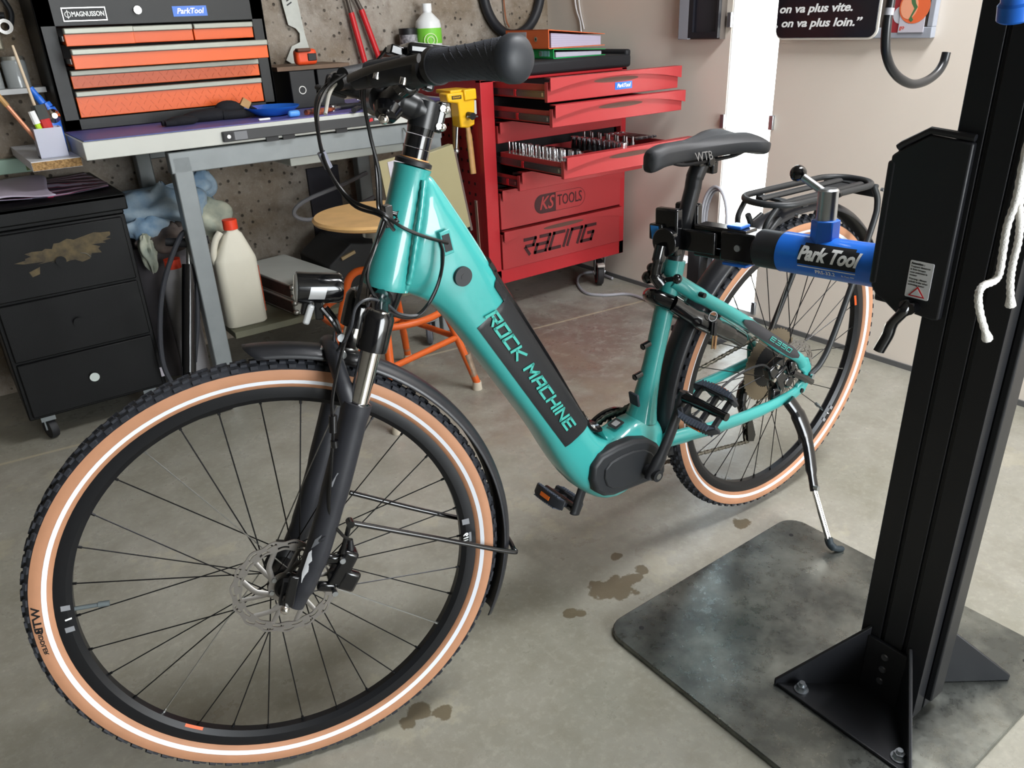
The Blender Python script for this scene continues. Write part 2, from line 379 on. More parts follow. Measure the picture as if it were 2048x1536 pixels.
# black enamel sign with white border and the end of a saying
t = thing('enamel_sign', (XW-.03, 1.66, 1.04), 'black enamel sign with white border and bold white French saying', 'sign')
def rr(y0, y1, z0, z1, r, n=8):
    pts = []
    for cy, cz, a0 in ((y1-r, z1-r, 0), (y0+r, z1-r, 90), (y0+r, z0+r, 180), (y1-r, z0+r, 270)):
        for k in range(n+1):
            a = radians(a0+90*k/n); pts.append((cy+r*cos(a), cz+r*sin(a)))
    return pts
SYR, SYL, SZ0 = 1.452, 1.822, 1.034
MB().prism(rr(SYR, SYL, SZ0, 1.45, .03), XW-.033, XW-.0265, lambda u, v, d: (d, u, v)).build('border', mat('cream_enamel', (226, 222, 212), .3), t)
MB().prism(rr(SYR+.0055, SYL-.001, SZ0+.0055, 1.444, .026), XW-.036, XW-.030, lambda u, v, d: (d, u, v)).build('panel', mat('black_enamel', (24, 25, 32), .12), t, bevel=.002)
def on_wall(yc, zc, x=XW-.0362): return lambda a, b, d: Vector((x-d, yc-a, zc+b))
for s, yl, z in (('on va plus vite.', 1.8135, 1.1165), (', on va plus loin.”', 1.8235, 1.0735)):
    lettering(s, .0345, white, t, on_wall(yl, z), 'lettering', shear=.20, bold=.028, xs=1.30, align='LEFT', ay='BOTTOM_BASELINE')
# poster with an orange disc
t = thing('poster', (XW-.03, 1.36, 1.05), 'white poster with a big orange disc pinned on the notice board', 'poster')
MB().span((XW-.0295, 1.312, 1.052), (XW-.027, 1.389, 1.30)).build('sheet', paper, t)
MB().cyl((XW-.0302, 1.348, 1.122), (XW-.0294, 1.348, 1.122), .046, n=40).build('disc', mat('poster_orange', (226, 106, 62), .6), t)
MB().prism([(1.353, 1.155), (1.345, 1.13), (1.338, 1.12), (1.352, 1.094), (1.346, 1.086), (1.352, 1.08), (1.36, 1.088), (1.348, 1.116), (1.358, 1.13), (1.366, 1.155)], XW-.0308, XW-.0300, lambda u, v, d: (d, u, v)).build('figure', mat('poster_green', (72, 112, 72), .6), t)
MB().prism([(1.364+.026*cos(a*pi/10), 1.122+.034*sin(a*pi/10)) for a in range(20)], XW-.0307, XW-.0301, lambda u, v, d: (d, u, v)).build('texture_patch', mat('poster_peach', (234, 160, 126), .7), t)
lettering('go', .016, mat('poster_red', (206, 70, 50), .6), t, on_wall(1.378, 1.066, XW-.0296), shear=.1, bold=.01)
t = thing('leaflet', (XW-.03, 1.41, 1.05), 'red and grey leaflet half hidden behind the white poster', 'leaflet')
MB().span((XW-.0265, 1.385, 1.052), (XW-.0255, 1.425, 1.30)).build('sheet', mat('leaflet_red', (150, 46, 52), .6), t)
MB().cyl((XW-.0272, 1.388, 1.10), (XW-.0264, 1.388, 1.10), .024, n=24).build('disc', mat('leaflet_grey', (196, 198, 206), .6), t)
# cables: coil on the wall, lead on the floor, two thin leads up in the corner
mb = MB()
for k in range(3):
    a0 = .1+.05*k; mb.tube([Vector((XW-.012-.009*k, 2.035+(.052+.006*k)*cos(a), .375+(.118+.008*k)*sin(a))) for a in [2*pi*i/28 for i in range(28)]], .0055, 8, closed=True)
mb.tube(bez([(XW-.012, 2.088, .36), (XW-.012, 2.10, .26), (XW-.014, 2.085, .12), (XW-.014, 2.07, .0065)]), .0055, 8)
tag(mb.build('cable_coil', greycab), 'grey cable coil hung on the right wall behind the saddle post', 'cable')
tag(MB().tube(bez([(2.46, 2.60, .01), (2.47, 2.74, .0065), (2.40, 2.755, .0065), (2.31, 2.68, .0065), (2.235, 2.54, .0065), (2.27, 2.455, .0065), (2.36, 2.385, .0065), (2.36, 2.23, .0065), (2.40, 2.12, .0065), (2.46, 2.06, .0065)], 8), .0065, 8).build('floor_cable', greycab), 'grey cable looping over the floor beside the red cabinet wheel', 'cable')
tag(MB().tube(bez([(XW-.006, 2.93, 1.5), (XW-.006, 2.90, 1.2), (XW-.006, 2.865, 1.11), (XW-.008, 2.855, 1.04)]), .004, 7).tube(bez([(XW-.006, 2.905, 1.5), (XW-.006, 2.875, 1.2), (XW-.006, 2.84, 1.08)]), .003, 7).build('wall_cable', mat('pale_cable', (206, 204, 204), .5)), 'two thin pale cables running down the wall above the orange binder', 'cable')
# ---------------------------------------------------------------- workbench
BX0, BX1, BYF, BZ = .378, 1.712, 2.55, .868
t = thing('workbench', (1.05, 2.8, 0), 'white topped workbench on grey steel legs against the concrete wall', 'workbench')
top = MB().span((BX0, BYF, BZ-.05), (BX1, 3.08, BZ)).build('tabletop', wht, t, bevel=.002)
MB().span((BX0+.006, BYF+.012, BZ), (1.66, 3.04, BZ+.003)).build('bench_mat', mat_blue, t, bevel=.001)
MB().span((.60, BYF+.012, .748), (1.56, BYF+.05, .812)).build('apron', steelg, t, bevel=.003)
MB().span((.60, 3.02, .74), (1.52, 3.05, .81)).build('apron', steelg, t, bevel=.003)
for x, y, w in ((.607, BYF+.012, .056), (1.50, BYF+.012, .056), (.595, 3.0, .05), (1.42, 3.0, .055)):
    MB().span((x, y, 0), (x+w, y+.05, .812)).build('leg', steelg, t, bevel=.004)
MB().span((.70, 2.60, .175), (1.54, 3.05, .198)).build('shelf', mat('olive_shelf_board', (104, 104, 86), .6, var=.15, vscale=9), t, bevel=.002)
MB().span((.99, BYF+.055, .716), (1.42, 2.95, .748)).build('tray', mat('pale_tray', (176, 180, 174), .5), t, bevel=.003)
# black tool rail screwed to the bench edge
t = thing('tool_rail', (1.1, BYF, .83), 'long black magnetic tool rail along the white bench edge', 'tool rail')
MB().span((.765, BYF-.012, .8255), (1.36, BYF-.0005, .856)).build('bar', mat('rail_black', (52, 53, 55), .45), t, bevel=.002)
MB().span((.768, BYF-.014, .829), (.796, BYF-.012, .853)).build('end_cap', blackp, t); MB().cyl((.782, BYF-.016, .841), (.782, BYF-.012, .841), .006, n=12).build('screw', silver, t)
MB().span((.80, BYF-.0135, .829), (.84, BYF-.012, .853)).build('grey_label', mat('label_grey', (112, 114, 118), .5), t)
for x in (.90, .955, 1.14): MB().span((x, BYF-.008, .812), (x+.04, BYF-.0005, .8255)).build('bracket', blackp, t)
MB().prism([(1.262, .843), (1.270, .849), (1.276, .846), (1.276, .838), (1.262, .836)], BYF-.0134, BYF-.0118, lambda u, v, d: (u, d, v)).build('emblem', mat('rail_red', (190, 34, 40), .5), t)
lettering('FACOM', .012, white, t, lambda a, b, d: Vector((1.303+a, BYF-.0122-d, .842+b)), bold=.015)
# low side shelf left of the bench
t = thing('side_shelf', (.31, 2.85, .79), 'low white laminated shelf board with raw chipboard front edge left of the bench', 'shelf')
MB().span((.248, 2.632, .796), (BX0-.002, 3.095, .822)).build('board', mdf, t)
MB().span((.249, 2.630, .797), (BX0-.002, 2.632, .820)).build('raw_edge', chip, t)
MB().span((.30, 3.085, .74), (.32, 3.097, .796)).build('bracket', steelg, t)

# ---------------------------------------------------------------- toolbox
TX0, TX1, TY, TZ = .386, 1.074, 2.862, BZ+.003
t = thing('toolbox', (.73, 2.97, TZ), 'black drawer toolbox with orange drawers standing on the bench', 'toolbox')
X = lambda f: TX0+(TX1-TX0)*f
bd = MB()
bd.span((TX0, TY, TZ), (TX0+.012, 3.09, 1.30)).span((TX1-.012, TY, TZ), (TX1, 3.09, 1.30)).span((TX0, 3.07, TZ), (TX1, 3.09, 1.30))
bd.span((TX0, TY, TZ), (TX1, 3.09, TZ+.035)).span((TX0, TY, 1.165), (TX1, 3.09, 1.30))
bd.span((TX0, TY, TZ), (TX0+.05, TY+.02, 1.30)).span((TX1-.045, TY, TZ), (TX1, TY+.02, 1.30))
bd.build('body', boxblk, t, bevel=.003)
DL, DR = TX0+.053, TX1-.048
def drawer(x0, x1, z0, z1, pull, dp=.19):
    y = TY-pull
    f = MB().span((x0, y, z0), (x1, y+.012, z1-.016)).build('drawer', orange, t, bevel=.0015)
    MB().span((x0, y-.010, z1-.018), (x1, y+.014, z1-.001)).build('drawer_grip', alu, f, bevel=.003)
    MB().span((x0+.004, y+.012, z0+.004), (x0+.010, y+dp, z1-.03)).span((x1-.010, y+.012, z0+.004), (x1-.004, y+dp, z1-.03)).span((x0+.004, y+.012, z0+.004), (x1-.004, y+dp, z0+.008)).span((x0+.004, y+dp-.006, z0+.004), (x1-.004, y+dp, z1-.03)).build('tray', orange, f)
    if pull > .01:
        MB().span((x0-.002, y+.03, z0+.014), (x0+.004, y+.13, z0+.028)).build('slide', silver, f)
    return f
W3 = (DR-DL)/3
d1 = drawer(DL, DL+W3-.004, 1.112, 1.162, .075); drawer(DL+W3, DL+2*W3-.004, 1.112, 1.162, .006); drawer(DL+2*W3, DR, 1.112, 1.162, .004)
drawer(DL, DR, 1.050, 1.106, .115); d3 = drawer(DL, DR, .992, 1.046, .004); d4 = drawer(DL, DR, .908, .986, .004)
rnd = random.Random(3)
def tread(z0, z1, x0, par):                                         # raised chequer-plate dashes
    mb = MB(); k = 0
    z = z0+.008
    while z < z1-.006:
        x = x0 + (.011 if k % 2 else 0)
        while x < DR-.01:
            s = 1 if (int((x-x0)/.022)+k) % 2 else -1
            mb.box((x, TY-.0045, z), (.003, .002, .013), Matrix.Rotation(s*.7, 3, 'Y')); x += .022
        z += .017; k += 1
    tag(mb.build('chequer_plate', orange, par), kind='stuff')
tread(.912, .968, DL+.01, d4); tread(.996, 1.03, DL+.01, d3)
F = lambda xc, zc: (lambda a, b, d: Vector((xc+a, TY-.0035-d, zc+b)))
MB().span((X(.105), TY-.003, 1.178), (X(.285), TY, 1.218)).build('badge', silver, t, bevel=.001)
MB().span((X(.110), TY-.0034, 1.182), (X(.280), TY-.001, 1.214)).build('badge_field', blackp, t)
lettering('MAGNUSSON', .0185, white, t, F(X(.209), 1.198), bold=.03, xs=.80)
MB().lathe([(.0085, .0), (.0085, .001), (.0068, .001), (.0068, .0)], (X(.128), TY-.0034, 1.198), (0, -1, 0), 20, closed=True).span((X(.128)-.001, TY-.0045, 1.186), (X(.128)+.001, TY-.0034, 1.210)).build('emblem', white, t)
MB().cyl((X(.415), TY-.012, 1.205), (X(.415), TY, 1.205), .0115, n=24).cyl((X(.415), TY-.013, 1.205), (X(.415), TY-.011, 1.205), .0095, .0085, n=20).build('lock', chrome, t)
MB().box((X(.648), TY-.001, 1.198), (.108, .002, .030)).build('sticker', blue, t)
lettering('ParkTool', .0225, white, t, lambda a, b, d: Vector((X(.648)+a, TY-.0022-d, 1.198+b)), shear=.25, bold=.025, xs=1.0)

# ---------------------------------------------------------------- things on and over the bench
bz = BZ+.003
# black gloves
mb = MB()
def blobtube(pts, rs, n=10, flat=.6): return mb.tube(bez(pts, 5), [rs[min(len(rs)-1, int(i/5))] for i in range((len(pts)-1)*5+1)], n, flat=1)
mb.sph((.80, 2.76, bz+.016), .06, sc=(1.5, .6, .36)); mb.sph((.70, 2.715, bz+.012), .04, sc=(1.3, .6, .4)); mb.sph((.87, 2.775, bz+.03), .038, sc=(1.2, .8, .7))
for y, x1 in ((2.70, .645), (2.715, .638), (2.735, .65), (2.75, .67)): mb.tube([(.74, y+.02, bz+.012), (.69, y+.005, bz+.011), (x1, y, bz+.010)], [.011, .0105, .008], 9)
mb.tube([(.84, 2.74, bz+.014), (.90, 2.725, bz+.014), (.95, 2.74, bz+.012)], [.016, .014, .010], 9)
g = tag(mb.build('work_gloves', mat('black_fabric', (24, 25, 30), .9, bump=.4, bscale=400), ang=60), 'pair of black fabric gloves lying in front of the toolbox', 'gloves')
t = thing('paint_brush', (.92, 2.77, bz+.02), 'small brush with straw-coloured bristles lying behind the gloves', 'brush')
MB().tube([(.985, 2.80, bz+.008), (.94, 2.775, bz+.03)], [.006, .007], 8).build('handle', blackp, t); MB().box((.928, 2.768, bz+.042), (.03, .012, .026), Matrix.Rotation(.6, 3, 'Y')).build('bristles', woodh, t)
tag(MB().lathe([(.035, 0), (.055, .004), (.088, .026), (.091, .030), (.087, .029), (.054, .008), (.0, .006)], (1.0, 2.72, bz), (0, 0, 1), 36).build('parts_bowl', bluep), 'round blue plastic parts bowl on the bench mat', 'bowl')
tag(MB().box((1.025, 2.6, bz+.011), (.040, .020, .020)).build('blue_tube_cap', mat('light_blue_plastic', (82, 152, 232), .35), bevel=.008, seg=3), 'small light blue plastic cap near the bench edge', 'cap')
tag(MB().box((.925, 2.604, bz+.003), (.038, .012, .006)).build('white_marker_cap', white, bevel=.002), 'small white plastic stick lying in front of the blue bowl', 'marker')
def pliers(loc, rot, label, col):
    t = thing('pliers', loc, label, 'pliers', 'hand tools lying on the bench mat'); R = Matrix.Rotation(rot, 3, 'Z'); L = Vector(loc)
    q = lambda x, y, z=.008: L+R @ Vector((x, y, z))
    for s in (-1, 1):
        MB().tube(bez([q(0, .004*s), q(-.05, .018*s), q(-.12, .020*s)]), [.006]*9+[.009]*8, 8).build('handle', col, t)
        MB().tube([q(0, .003*s), q(.02, .006*s), q(.05, .002*s)], [.008, .007, .003], 8).build('jaw', silver, t)
    MB().cyl(q(0, 0, 0), q(0, 0, .018), .010, n=14).build('pivot', silver, t)
pliers((1.19, 2.66, bz), .5, 'orange and black handled pliers lying right of the blue bowl', mat('orange_black_grip', (186, 92, 56), .5, col2=(30, 30, 32), vscale=40))
pliers((1.33, 2.72, bz), .2, 'black handled pliers lying behind the brake cables', matte)
pliers((1.30, 2.62, bz), .9, 'black pliers nearest the bench edge under the handlebar', plast)
for i, (x, lab) in enumerate(((1.128, 'black filing box with round finger ring next to the toolbox'), (1.232, 'black filing box with finger ring behind the handlebar'))):
    t = thing('filing_box', (x+.04, 2.93, bz), lab, 'filing box', 'black filing boxes beside the toolbox')
    MB().span((x, 2.85, bz), (x+.095, 3.05, bz+.128)).build('box', mat('black_card', (22, 23, 25), .5), t, bevel=.003)
    MB().lathe([(.014, 0), (.014, .003), (.011, .003), (.011, 0)], (x+.040, 2.85, bz+.062), (0, -1, 0), 24, closed=True).build('finger_ring', silver, t)
tag(MB().span((1.085, 2.845, bz+.1285), (1.36, 3.08, bz+.142)).build('loose_board', mat('brown_board', (110, 88, 70), .7, var=.2, vscale=20)), 'thin brown board laid across the two black filing boxes', 'board')
t = thing('tape_measure', (1.20, 2.87, bz+.143), 'orange tape measure with black side standing on the brown board', 'tape measure')
tb = bz+.1425
MB().box((1.205, 2.872, tb+.027), (.078, .04, .052)).build('case', mat('tape_orange', (226, 78, 36), .4), t, bevel=.012, seg=3)
MB().box((1.222, 2.851, tb+.026), (.032, .006, .024)).build('side_panel', blackp, t, bevel=.002); MB().box((1.192, 2.853, tb+.05), (.05, .03, .012)).build('top_grip', mat('dull_brown_rubber', (92, 60, 46), .7), t, bevel=.004)
# steel hand saw blade hanging on the wall
sy = 3.082
poly = [(.0, .34), (.062, .33), (.068, .25), (.078, .13), (.10, .0), (.03, .0), (-.01, .03), (.02, .085), (.055, .10), (.058, .135), (.045, .155), (.018, .17), (.008, .25)]
t = thing('saw_blade', (1.29, sy, 1.02), 'grey steel plate with a curved notch leaning on the wall above the boxes', 'steel plate')
pl = [(1.225+u, 1.0+v*.86) for u, v in poly]
MB().prism(pl, sy-.004, sy, lambda u, v, d: (u, d, v)).build('plate', mat('dull_steel', (176, 178, 172), .5, .3, var=.15, vscale=18), t)
for k in range(3): MB().box((1.258, sy-.0045, 1.245-.014*k), (.022, .001, .0045), Matrix.Rotation(-.5, 3, 'Y')).build('slot', blackp, t)
# long red handled bolt cutter
t = thing('bolt_cutter', (1.52, 3.06, .99), 'long red handled bolt cutter hanging on the concrete wall', 'bolt cutter')
for a, b_, c_ in (((1.47, 3.07, 1.34), (1.5, 3.07, 1.18), (1.535, 3.06, .98)), ((1.475, 3.07, 1.34), (1.545, 3.07, 1.19), (1.60, 3.06, 1.0))):
    MB().tube([a, b_], [.006, .009], 10).build('blade_arm', mat('dark_steel', (92, 84, 78), .5, .6), t); MB().tube(bez([b_, [(b_[i]+c_[i])/2 for i in range(3)], c_]), [.0115]*17, 10).build('handle', mat('red_handle', (196, 34, 40), .4), t)
t = thing('cleaner_bottle', (1.81, 3.0, 1.03), 'white bottle with green label standing on the wall ledge', 'bottle')
lz = 1.038
MB().lathe([(.0, 0), (.048, 0), (.052, .006), (.052, .085), (.048, .102), (.026, .125), (.018, .132), (.018, .138), (.0, .138)], (1.812, 3.02, lz), n=32).build('body', mat('white_bottle', (226, 228, 228), .35), t)
MB().lathe([(.0, .138), (.019, .138), (.019, .165), (.0, .166)], (1.812, 3.02, lz), n=24).build('cap', white, t)
MB().lathe([(.0525, .018), (.0528, .019), (.0528, .074), (.0525, .075)], (1.812, 3.02, lz), n=36).build('label', mat('lime_label', (120, 196, 62), .5), t)
mb = MB()
for r0 in (.012, .024): mb.lathe([(r0, 0), (r0, .001), (r0+.003, .001), (r0+.003, 0)], (1.79, 2.9705, lz+.03), Vector((-.42, -.9, 0)), 22, closed=True)
mb.build('lime_slice_print', mat('pale_lime', (214, 232, 176), .5), t)
t = thing('spice_pot', (1.73, 3.03, 1.03), 'dark patterned pot with black lid left of the white bottle', 'pot')
MB().lathe([(0, 0), (.034, 0), (.036, .004), (.036, .055), (0, .055)], (1.722, 3.03, lz), n=22).build('pot', mat('patterned_pot', (70, 68, 74), .5, col2=(170, 168, 172), vscale=60), t)
MB().lathe([(0, .055), (.037, .055), (.037, .078), (0, .079)], (1.722, 3.03, lz), n=22).build('lid', blackp, t)
t = thing('wall_ledge', (1.75, 3.05, 1.02), 'narrow brown wooden ledge on the wall behind the handlebar', 'ledge')
MB().span((1.60, 2.95, lz-.022), (1.98, 3.099, lz)).build('board', mat('brown_plank', (104, 76, 58), .7, var=.2, vscale=15), t, bevel=.002)
MB().span((1.66, 3.07, lz-.09), (1.68, 3.099, lz-.022)).build('bracket', steelg, t)
# inner tube on the wall
tag(MB().tube([Vector((2.285+.158*cos(a), 3.073, 1.265+.20*sin(a)*(1.0 if sin(a) > 0 else .98))) for a in [2*pi*i/48 for i in range(48)]], .021, 12, closed=True).build('inner_tube', mat('tube_rubber', (34, 35, 39), .5)), 'black rubber inner tube hanging on the wall above the binders', 'inner tube')
tag(MB().tube(bez([(2.24, 3.09, 1.4), (2.245, 3.085, 1.2), (2.25, 3.08, 1.13), (2.262, 3.075, 1.10)]), .0035, 7).build('copper_wire', mat('copper', (170, 110, 80), .4, .6)), 'thin copper wire hanging inside the black inner tube loop', 'wire')

# left corner: jars, plate box, brush stick on a wall shelf
t = thing('wall_shelf', (.28, 3.03, 1.0), 'short pale shelf on the wall left of the toolbox', 'shelf')
MB().span((.10, 2.96, .985), (.378, 3.099, 1.0)).build('board', mat('shelf_pale', (186, 188, 188), .5), t)
MB().span((.13, 3.07, .90), (.15, 3.099, .985)).build('bracket', steelg, t)
for x, r_, h, lab in ((.155, .036, .105, 'left grey-lidded glass jar on the wall shelf'), (.235, .040, .098, 'square shouldered glass jar on the wall shelf'), (.315, .034, .090, 'glass jar on the wall shelf nearest the toolbox')):
    t = thing('glass_jar', (x, 3.02, 1.0), lab, 'jar', 'glass jars on the wall shelf')
    MB().lathe([(0, 0), (r_, 0), (r_, h*.8), (r_*.85, h*.9), (r_*.8, h*.9), (r_*.93, h*.78), (r_*.93, .004), (0, .004)], (x, 3.02, 1.0005), n=22).build('body', mat('jar_glass', (176, 180, 180), .12, trans=.35), t)
    MB().lathe([(0, h*.88), (r_*.9, h*.88), (r_*.9, h), (0, h)], (x, 3.02, 1.0005), n=22).build('lid', mat('jar_lid', (128, 126, 118), .45, .4), t)
t = thing('storage_tin', (.2, 3.03, 1.11), 'dull olive tin box standing on the glass jars', 'tin')
MB().span((.11, 2.985, 1.108), (.30, 3.07, 1.19)).build('box', mat('olive_tin', (120, 114, 98), .45, .3), t, bevel=.006); MB().span((.108, 2.982, 1.186), (.302, 3.072, 1.198)).build('lid', mat('tin_lid', (92, 92, 86), .45, .4), t, bevel=.003)
t = thing('cable_cutter', (.345, 3.06, 1.10), 'black handled cutter with chrome head hanging left of the toolbox', 'cutter')
MB().tube(bez([(.20, 3.06, 1.235), (.27, 3.05, 1.213), (.33, 3.04, 1.205)]), .009, 9).build('handle', blackp, t); MB().tube(bez([(.34, 3.05, 1.25), (.35, 3.045, 1.21), (.335, 3.04, 1.165)]), .008, 9).build('handle', matte, t)
MB().lathe([(.012, -.006), (.022, -.006), (.022, .006), (.012, .006)], (.322, 3.035, 1.175), (0, 1, .2), 20, closed=True).build('head', chrome, t)
# cup with pens on the side shelf
cz = .8225
t = thing('pen_cup', (.315, 2.74, cz), 'frosted square plastic cup holding pens on the side shelf', 'cup')
cx, cy = .318, 2.705
mb = MB()
for a, b_ in (((-.036, -.03), (.036, -.028)), ((-.036, .028), (.036, .03)), ((-.036, -.028), (-.034, .028)), ((.034, -.028), (.036, .028))): mb.span((cx+a[0], cy+a[1], cz), (cx+b_[0], cy+b_[1], cz+.082))
mb.span((cx-.036, cy-.03, cz), (cx+.036, cy+.03, cz+.003)).build('cup', cupm, t)
def stick(name, a, b_, r, m, label, cat, tip=None):
    t = thing(name, a, label, cat, 'pens and tools in the frosted cup'); a = Vector(a); b_ = Vector(b_)
    MB().tube([a, a.lerp(b_, .9), b_], [r, r, r*.8], 9).build('shaft', m, t)
    if tip: MB().tube([a.lerp(b_, .72), b_+(b_-a)*.001], [r*1.25, r*1.15], 9).build('tip', tip, t)
stick('pencil', (cx-.01, cy, cz+.006), (cx-.105, cy+.02, cz+.20), .006, mat('copper_pen', (206, 138, 106), .35, .3), 'thick copper coloured pencil leaning left out of the cup', 'pencil', woodh)
stick('highlighter', (cx-.006, cy-.01, cz+.006), (cx-.026, cy-.006, cz+.128), .008, mat('lime_pen', (186, 226, 46), .4), 'lime green marker with white cap in the cup', 'marker', white)
stick('glue_stick', (cx+.012, cy+.005, cz+.006), (cx-.004, cy+.012, cz+.142), .017, mat('red_tube', (196, 44, 44), .4), 'red tube with grey-black cap standing in the cup', 'tube', mat('dark_cap', (60, 64, 62), .4))
stick('wooden_stick', (cx+.0, cy+.018, cz+.006), (cx-.02, cy+.05, cz+.30), .0042, mat('pale_wood', (206, 186, 160), .6), 'long thin pale wooden stick standing in the cup', 'stick')
t = thing('spray_can', (.37, 2.82, cz), 'blue handled grease gun with chrome nozzle standing behind the cup', 'grease gun')
gx, gy = .345, 2.79
MB().lathe([(0, 0), (.026, 0), (.027, .004), (.027, .115), (.021, .13), (.0, .131)], (gx, gy, cz), n=22).build('barrel', bluep, t)
MB().tube(bez([(gx, gy, cz+.125), (gx-.012, gy+.005, cz+.15), (gx-.028, gy+.01, cz+.185)]), [.020]*5+[.011]*6+[.009]*6, 10).build('lever', bluep, t)
MB().lathe([(0, 0), (.016, 0), (.02, .008), (.013, .016), (.008, .024), (0, .024)], (gx+.006, gy-.018, cz+.105), (.15, -1, .1), 18).build('nozzle', chrome, t)

# yellow clamp-on vice at the bench end
t = thing('bench_vice', (1.60, BYF-.02, .82), 'yellow cast clamp-on vice with steel screw at the bench end', 'vice')
vx, vy = 1.61, BYF-.03
MB().prism([(-.062, .905), (.052, .908), (.056, .885), (.05, .79), (.022, .782), (-.012, .786), (-.016, .87), (-.058, .876)], vy-.03, vy+.026, lambda u, v, d: (vx+u, d, v)).build('body', yellow, t, bevel=.005)
MB().prism([(.006, .913), (.058, .915), (.06, .878), (.008, .876)], vy-.038, vy+.0, lambda u, v, d: (vx+u, d, v)).build('jaw', yellow, t, bevel=.004)
MB().span((vx-.04, vy-.02, .90), (vx+.05, vy+.08, .914)).build('jaw_plate', yellow, t, bevel=.003)
MB().cyl((vx+.022, vy-.03, .828), (vx+.022, vy-.062, .824), .010, .013, n=16).build('screw_boss', blackp, t); MB().cyl((vx+.002, vy-.055, .824), (vx+.050, vy-.05, .82), .0035, n=8).build('tommy_bar', silver, t)
MB().cyl((vx+.012, vy+.03, .79), (vx+.0, vy+.03, .70), .005, n=10).build('clamp_screw', zinc, t); MB().sph((vx, vy+.03, .697), .011).build('clamp_knob', zinc, t); MB().cyl((vx-.035, vy+.03, .702), (vx, vy+.03, .697), .0035, n=8).build('clamp_handle', zinc, t)
MB().span((vx-.042, vy-.0312, .884), (vx-.002, vy-.0300, .896)).build('nameplate', blackp, t); lettering('STANLEY', .0085, yellow, t, lambda a, b, d: Vector((vx-.022+a, vy-.0314-d, .890+b)), bold=.01, xs=.95)
t = thing('spray_head_fitting', (1.60, 2.9, bz), 'small chrome fitting lying on the bench behind the vice', 'fitting')  # chrome spray head lying loose on the bench
MB().cyl((1.40, 2.9, bz+.008), (1.47, 2.88, bz+.01), .008, n=12).build('tube', chrome, t); MB().sph((1.47, 2.88, bz+.014), .013).build('ball', chrome, t)
# ---------------------------------------------------------------- red tool cabinet
CX0, CX1, CYF, CYB, CZ0 = 1.722, 2.462, 2.535, 3.05, .147
t = thing('tool_cabinet', (2.1, 2.8, 0), 'red roller tool cabinet with open drawers in the corner', 'tool cabinet')
DX0, DX1 = 1.785, 2.43
zt = .935
body = MB()
body.span((CX0, CYF, CZ0), (DX0-.004, CYF+.03, zt)).span((DX1+.004, CYF, CZ0), (CX1, CYF+.03, zt))
body.span((CX0, CYF, CZ0), (CX1, CYF+.03, .206)).span((CX0, CYF, .925), (CX1, CYF+.03, zt))
body.span((CX1-.004, CYF+.03, CZ0), (CX1, CYB, zt)).span((CX0, CYB-.004, CZ0), (CX1, CYB, zt)).span((CX0, CYF, CZ0), (CX1, CYB, CZ0+.004)).span((CX0, CYF, zt-.004), (CX1, CYB, zt))
body.build('body', red, t, bevel=.003)
side = MB().span((CX0, CYF+.03, CZ0), (CX0+.004, CYB, zt)).build('side_panel', red, t)
hb_ = MB()
for i in range(10):
    for j in range(13):
        hb_.box((CX0-.0004, CYF+.07+.042*i, .26+.042*j), (.001, .011, .011))
tag(hb_.build('perforation', mat('hole_black', (52, 10, 14), .8), side), kind='stuff')
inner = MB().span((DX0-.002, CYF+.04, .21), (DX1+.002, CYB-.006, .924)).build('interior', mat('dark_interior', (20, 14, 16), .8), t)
def cab_drawer(z0, z1, y, curve=True, slot=True):
    f = MB().span((DX0, y, z0), (DX1, y+.016, z1-.014))
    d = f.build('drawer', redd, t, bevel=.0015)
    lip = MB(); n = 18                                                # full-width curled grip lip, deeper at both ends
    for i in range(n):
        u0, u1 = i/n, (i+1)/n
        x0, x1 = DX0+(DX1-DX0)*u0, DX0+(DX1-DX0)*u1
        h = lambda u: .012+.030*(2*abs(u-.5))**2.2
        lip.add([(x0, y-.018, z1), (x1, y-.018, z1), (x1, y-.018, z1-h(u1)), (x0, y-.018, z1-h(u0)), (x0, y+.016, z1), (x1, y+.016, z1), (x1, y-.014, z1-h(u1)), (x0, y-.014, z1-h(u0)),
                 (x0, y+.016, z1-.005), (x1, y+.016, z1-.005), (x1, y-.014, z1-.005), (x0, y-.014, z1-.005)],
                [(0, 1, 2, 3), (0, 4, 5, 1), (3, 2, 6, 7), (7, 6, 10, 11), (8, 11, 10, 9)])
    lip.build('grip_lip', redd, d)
    if slot: MB().prism([(DX0+(DX1-DX0)*(.5+.17*cos(a)), z1-.026+.0085*sin(a)) for a in [2*pi*k/24 for k in range(24)]], y-.0008, y, lambda u, v, dd: (u, dd, v)).build('grip_shadow_print', mat('grip_shade_olive', (96, 64, 54), .6), d)  # dark oval painted in for the shade under the grip lip
    if y < CYF-.03:
        yb = y+.40
        MB().span((DX0+.014, y+.016, z0+.004), (DX0+.018, yb, z1-.022)).span((DX1-.018, y+.016, z0+.004), (DX1-.014, yb, z1-.022)).span((DX0+.014, y+.016, z0+.004), (DX1-.014, yb, z0+.008)).span((DX0+.014, yb-.004, z0+.004), (DX1-.014, yb, z1-.022)).build('tray', redd, d)
        for x in (DX0+.008, DX1-.014):
            MB().span((x, y+.018, z0+.014), (x+.006, CYF+.05, z0+.036)).span((x-.002, y+.022, z0+.019), (x+.001, y+.018+(CYF-y)*.62, z0+.031)).build('slide', mat('slide_steel', (96, 92, 98), .35, .8), d)
        MB().box((DX0+.007, y+.035, z0+.025), (.003, .008, .012)).build('slide_rivet', silver, d)
        MB().box((DX0+.006, y+(CYF-y)*.62, z0+.025), (.004, .012, .022)).build('slide_catch', mat('slide_red', (186, 26, 36), .4), d)
    return d
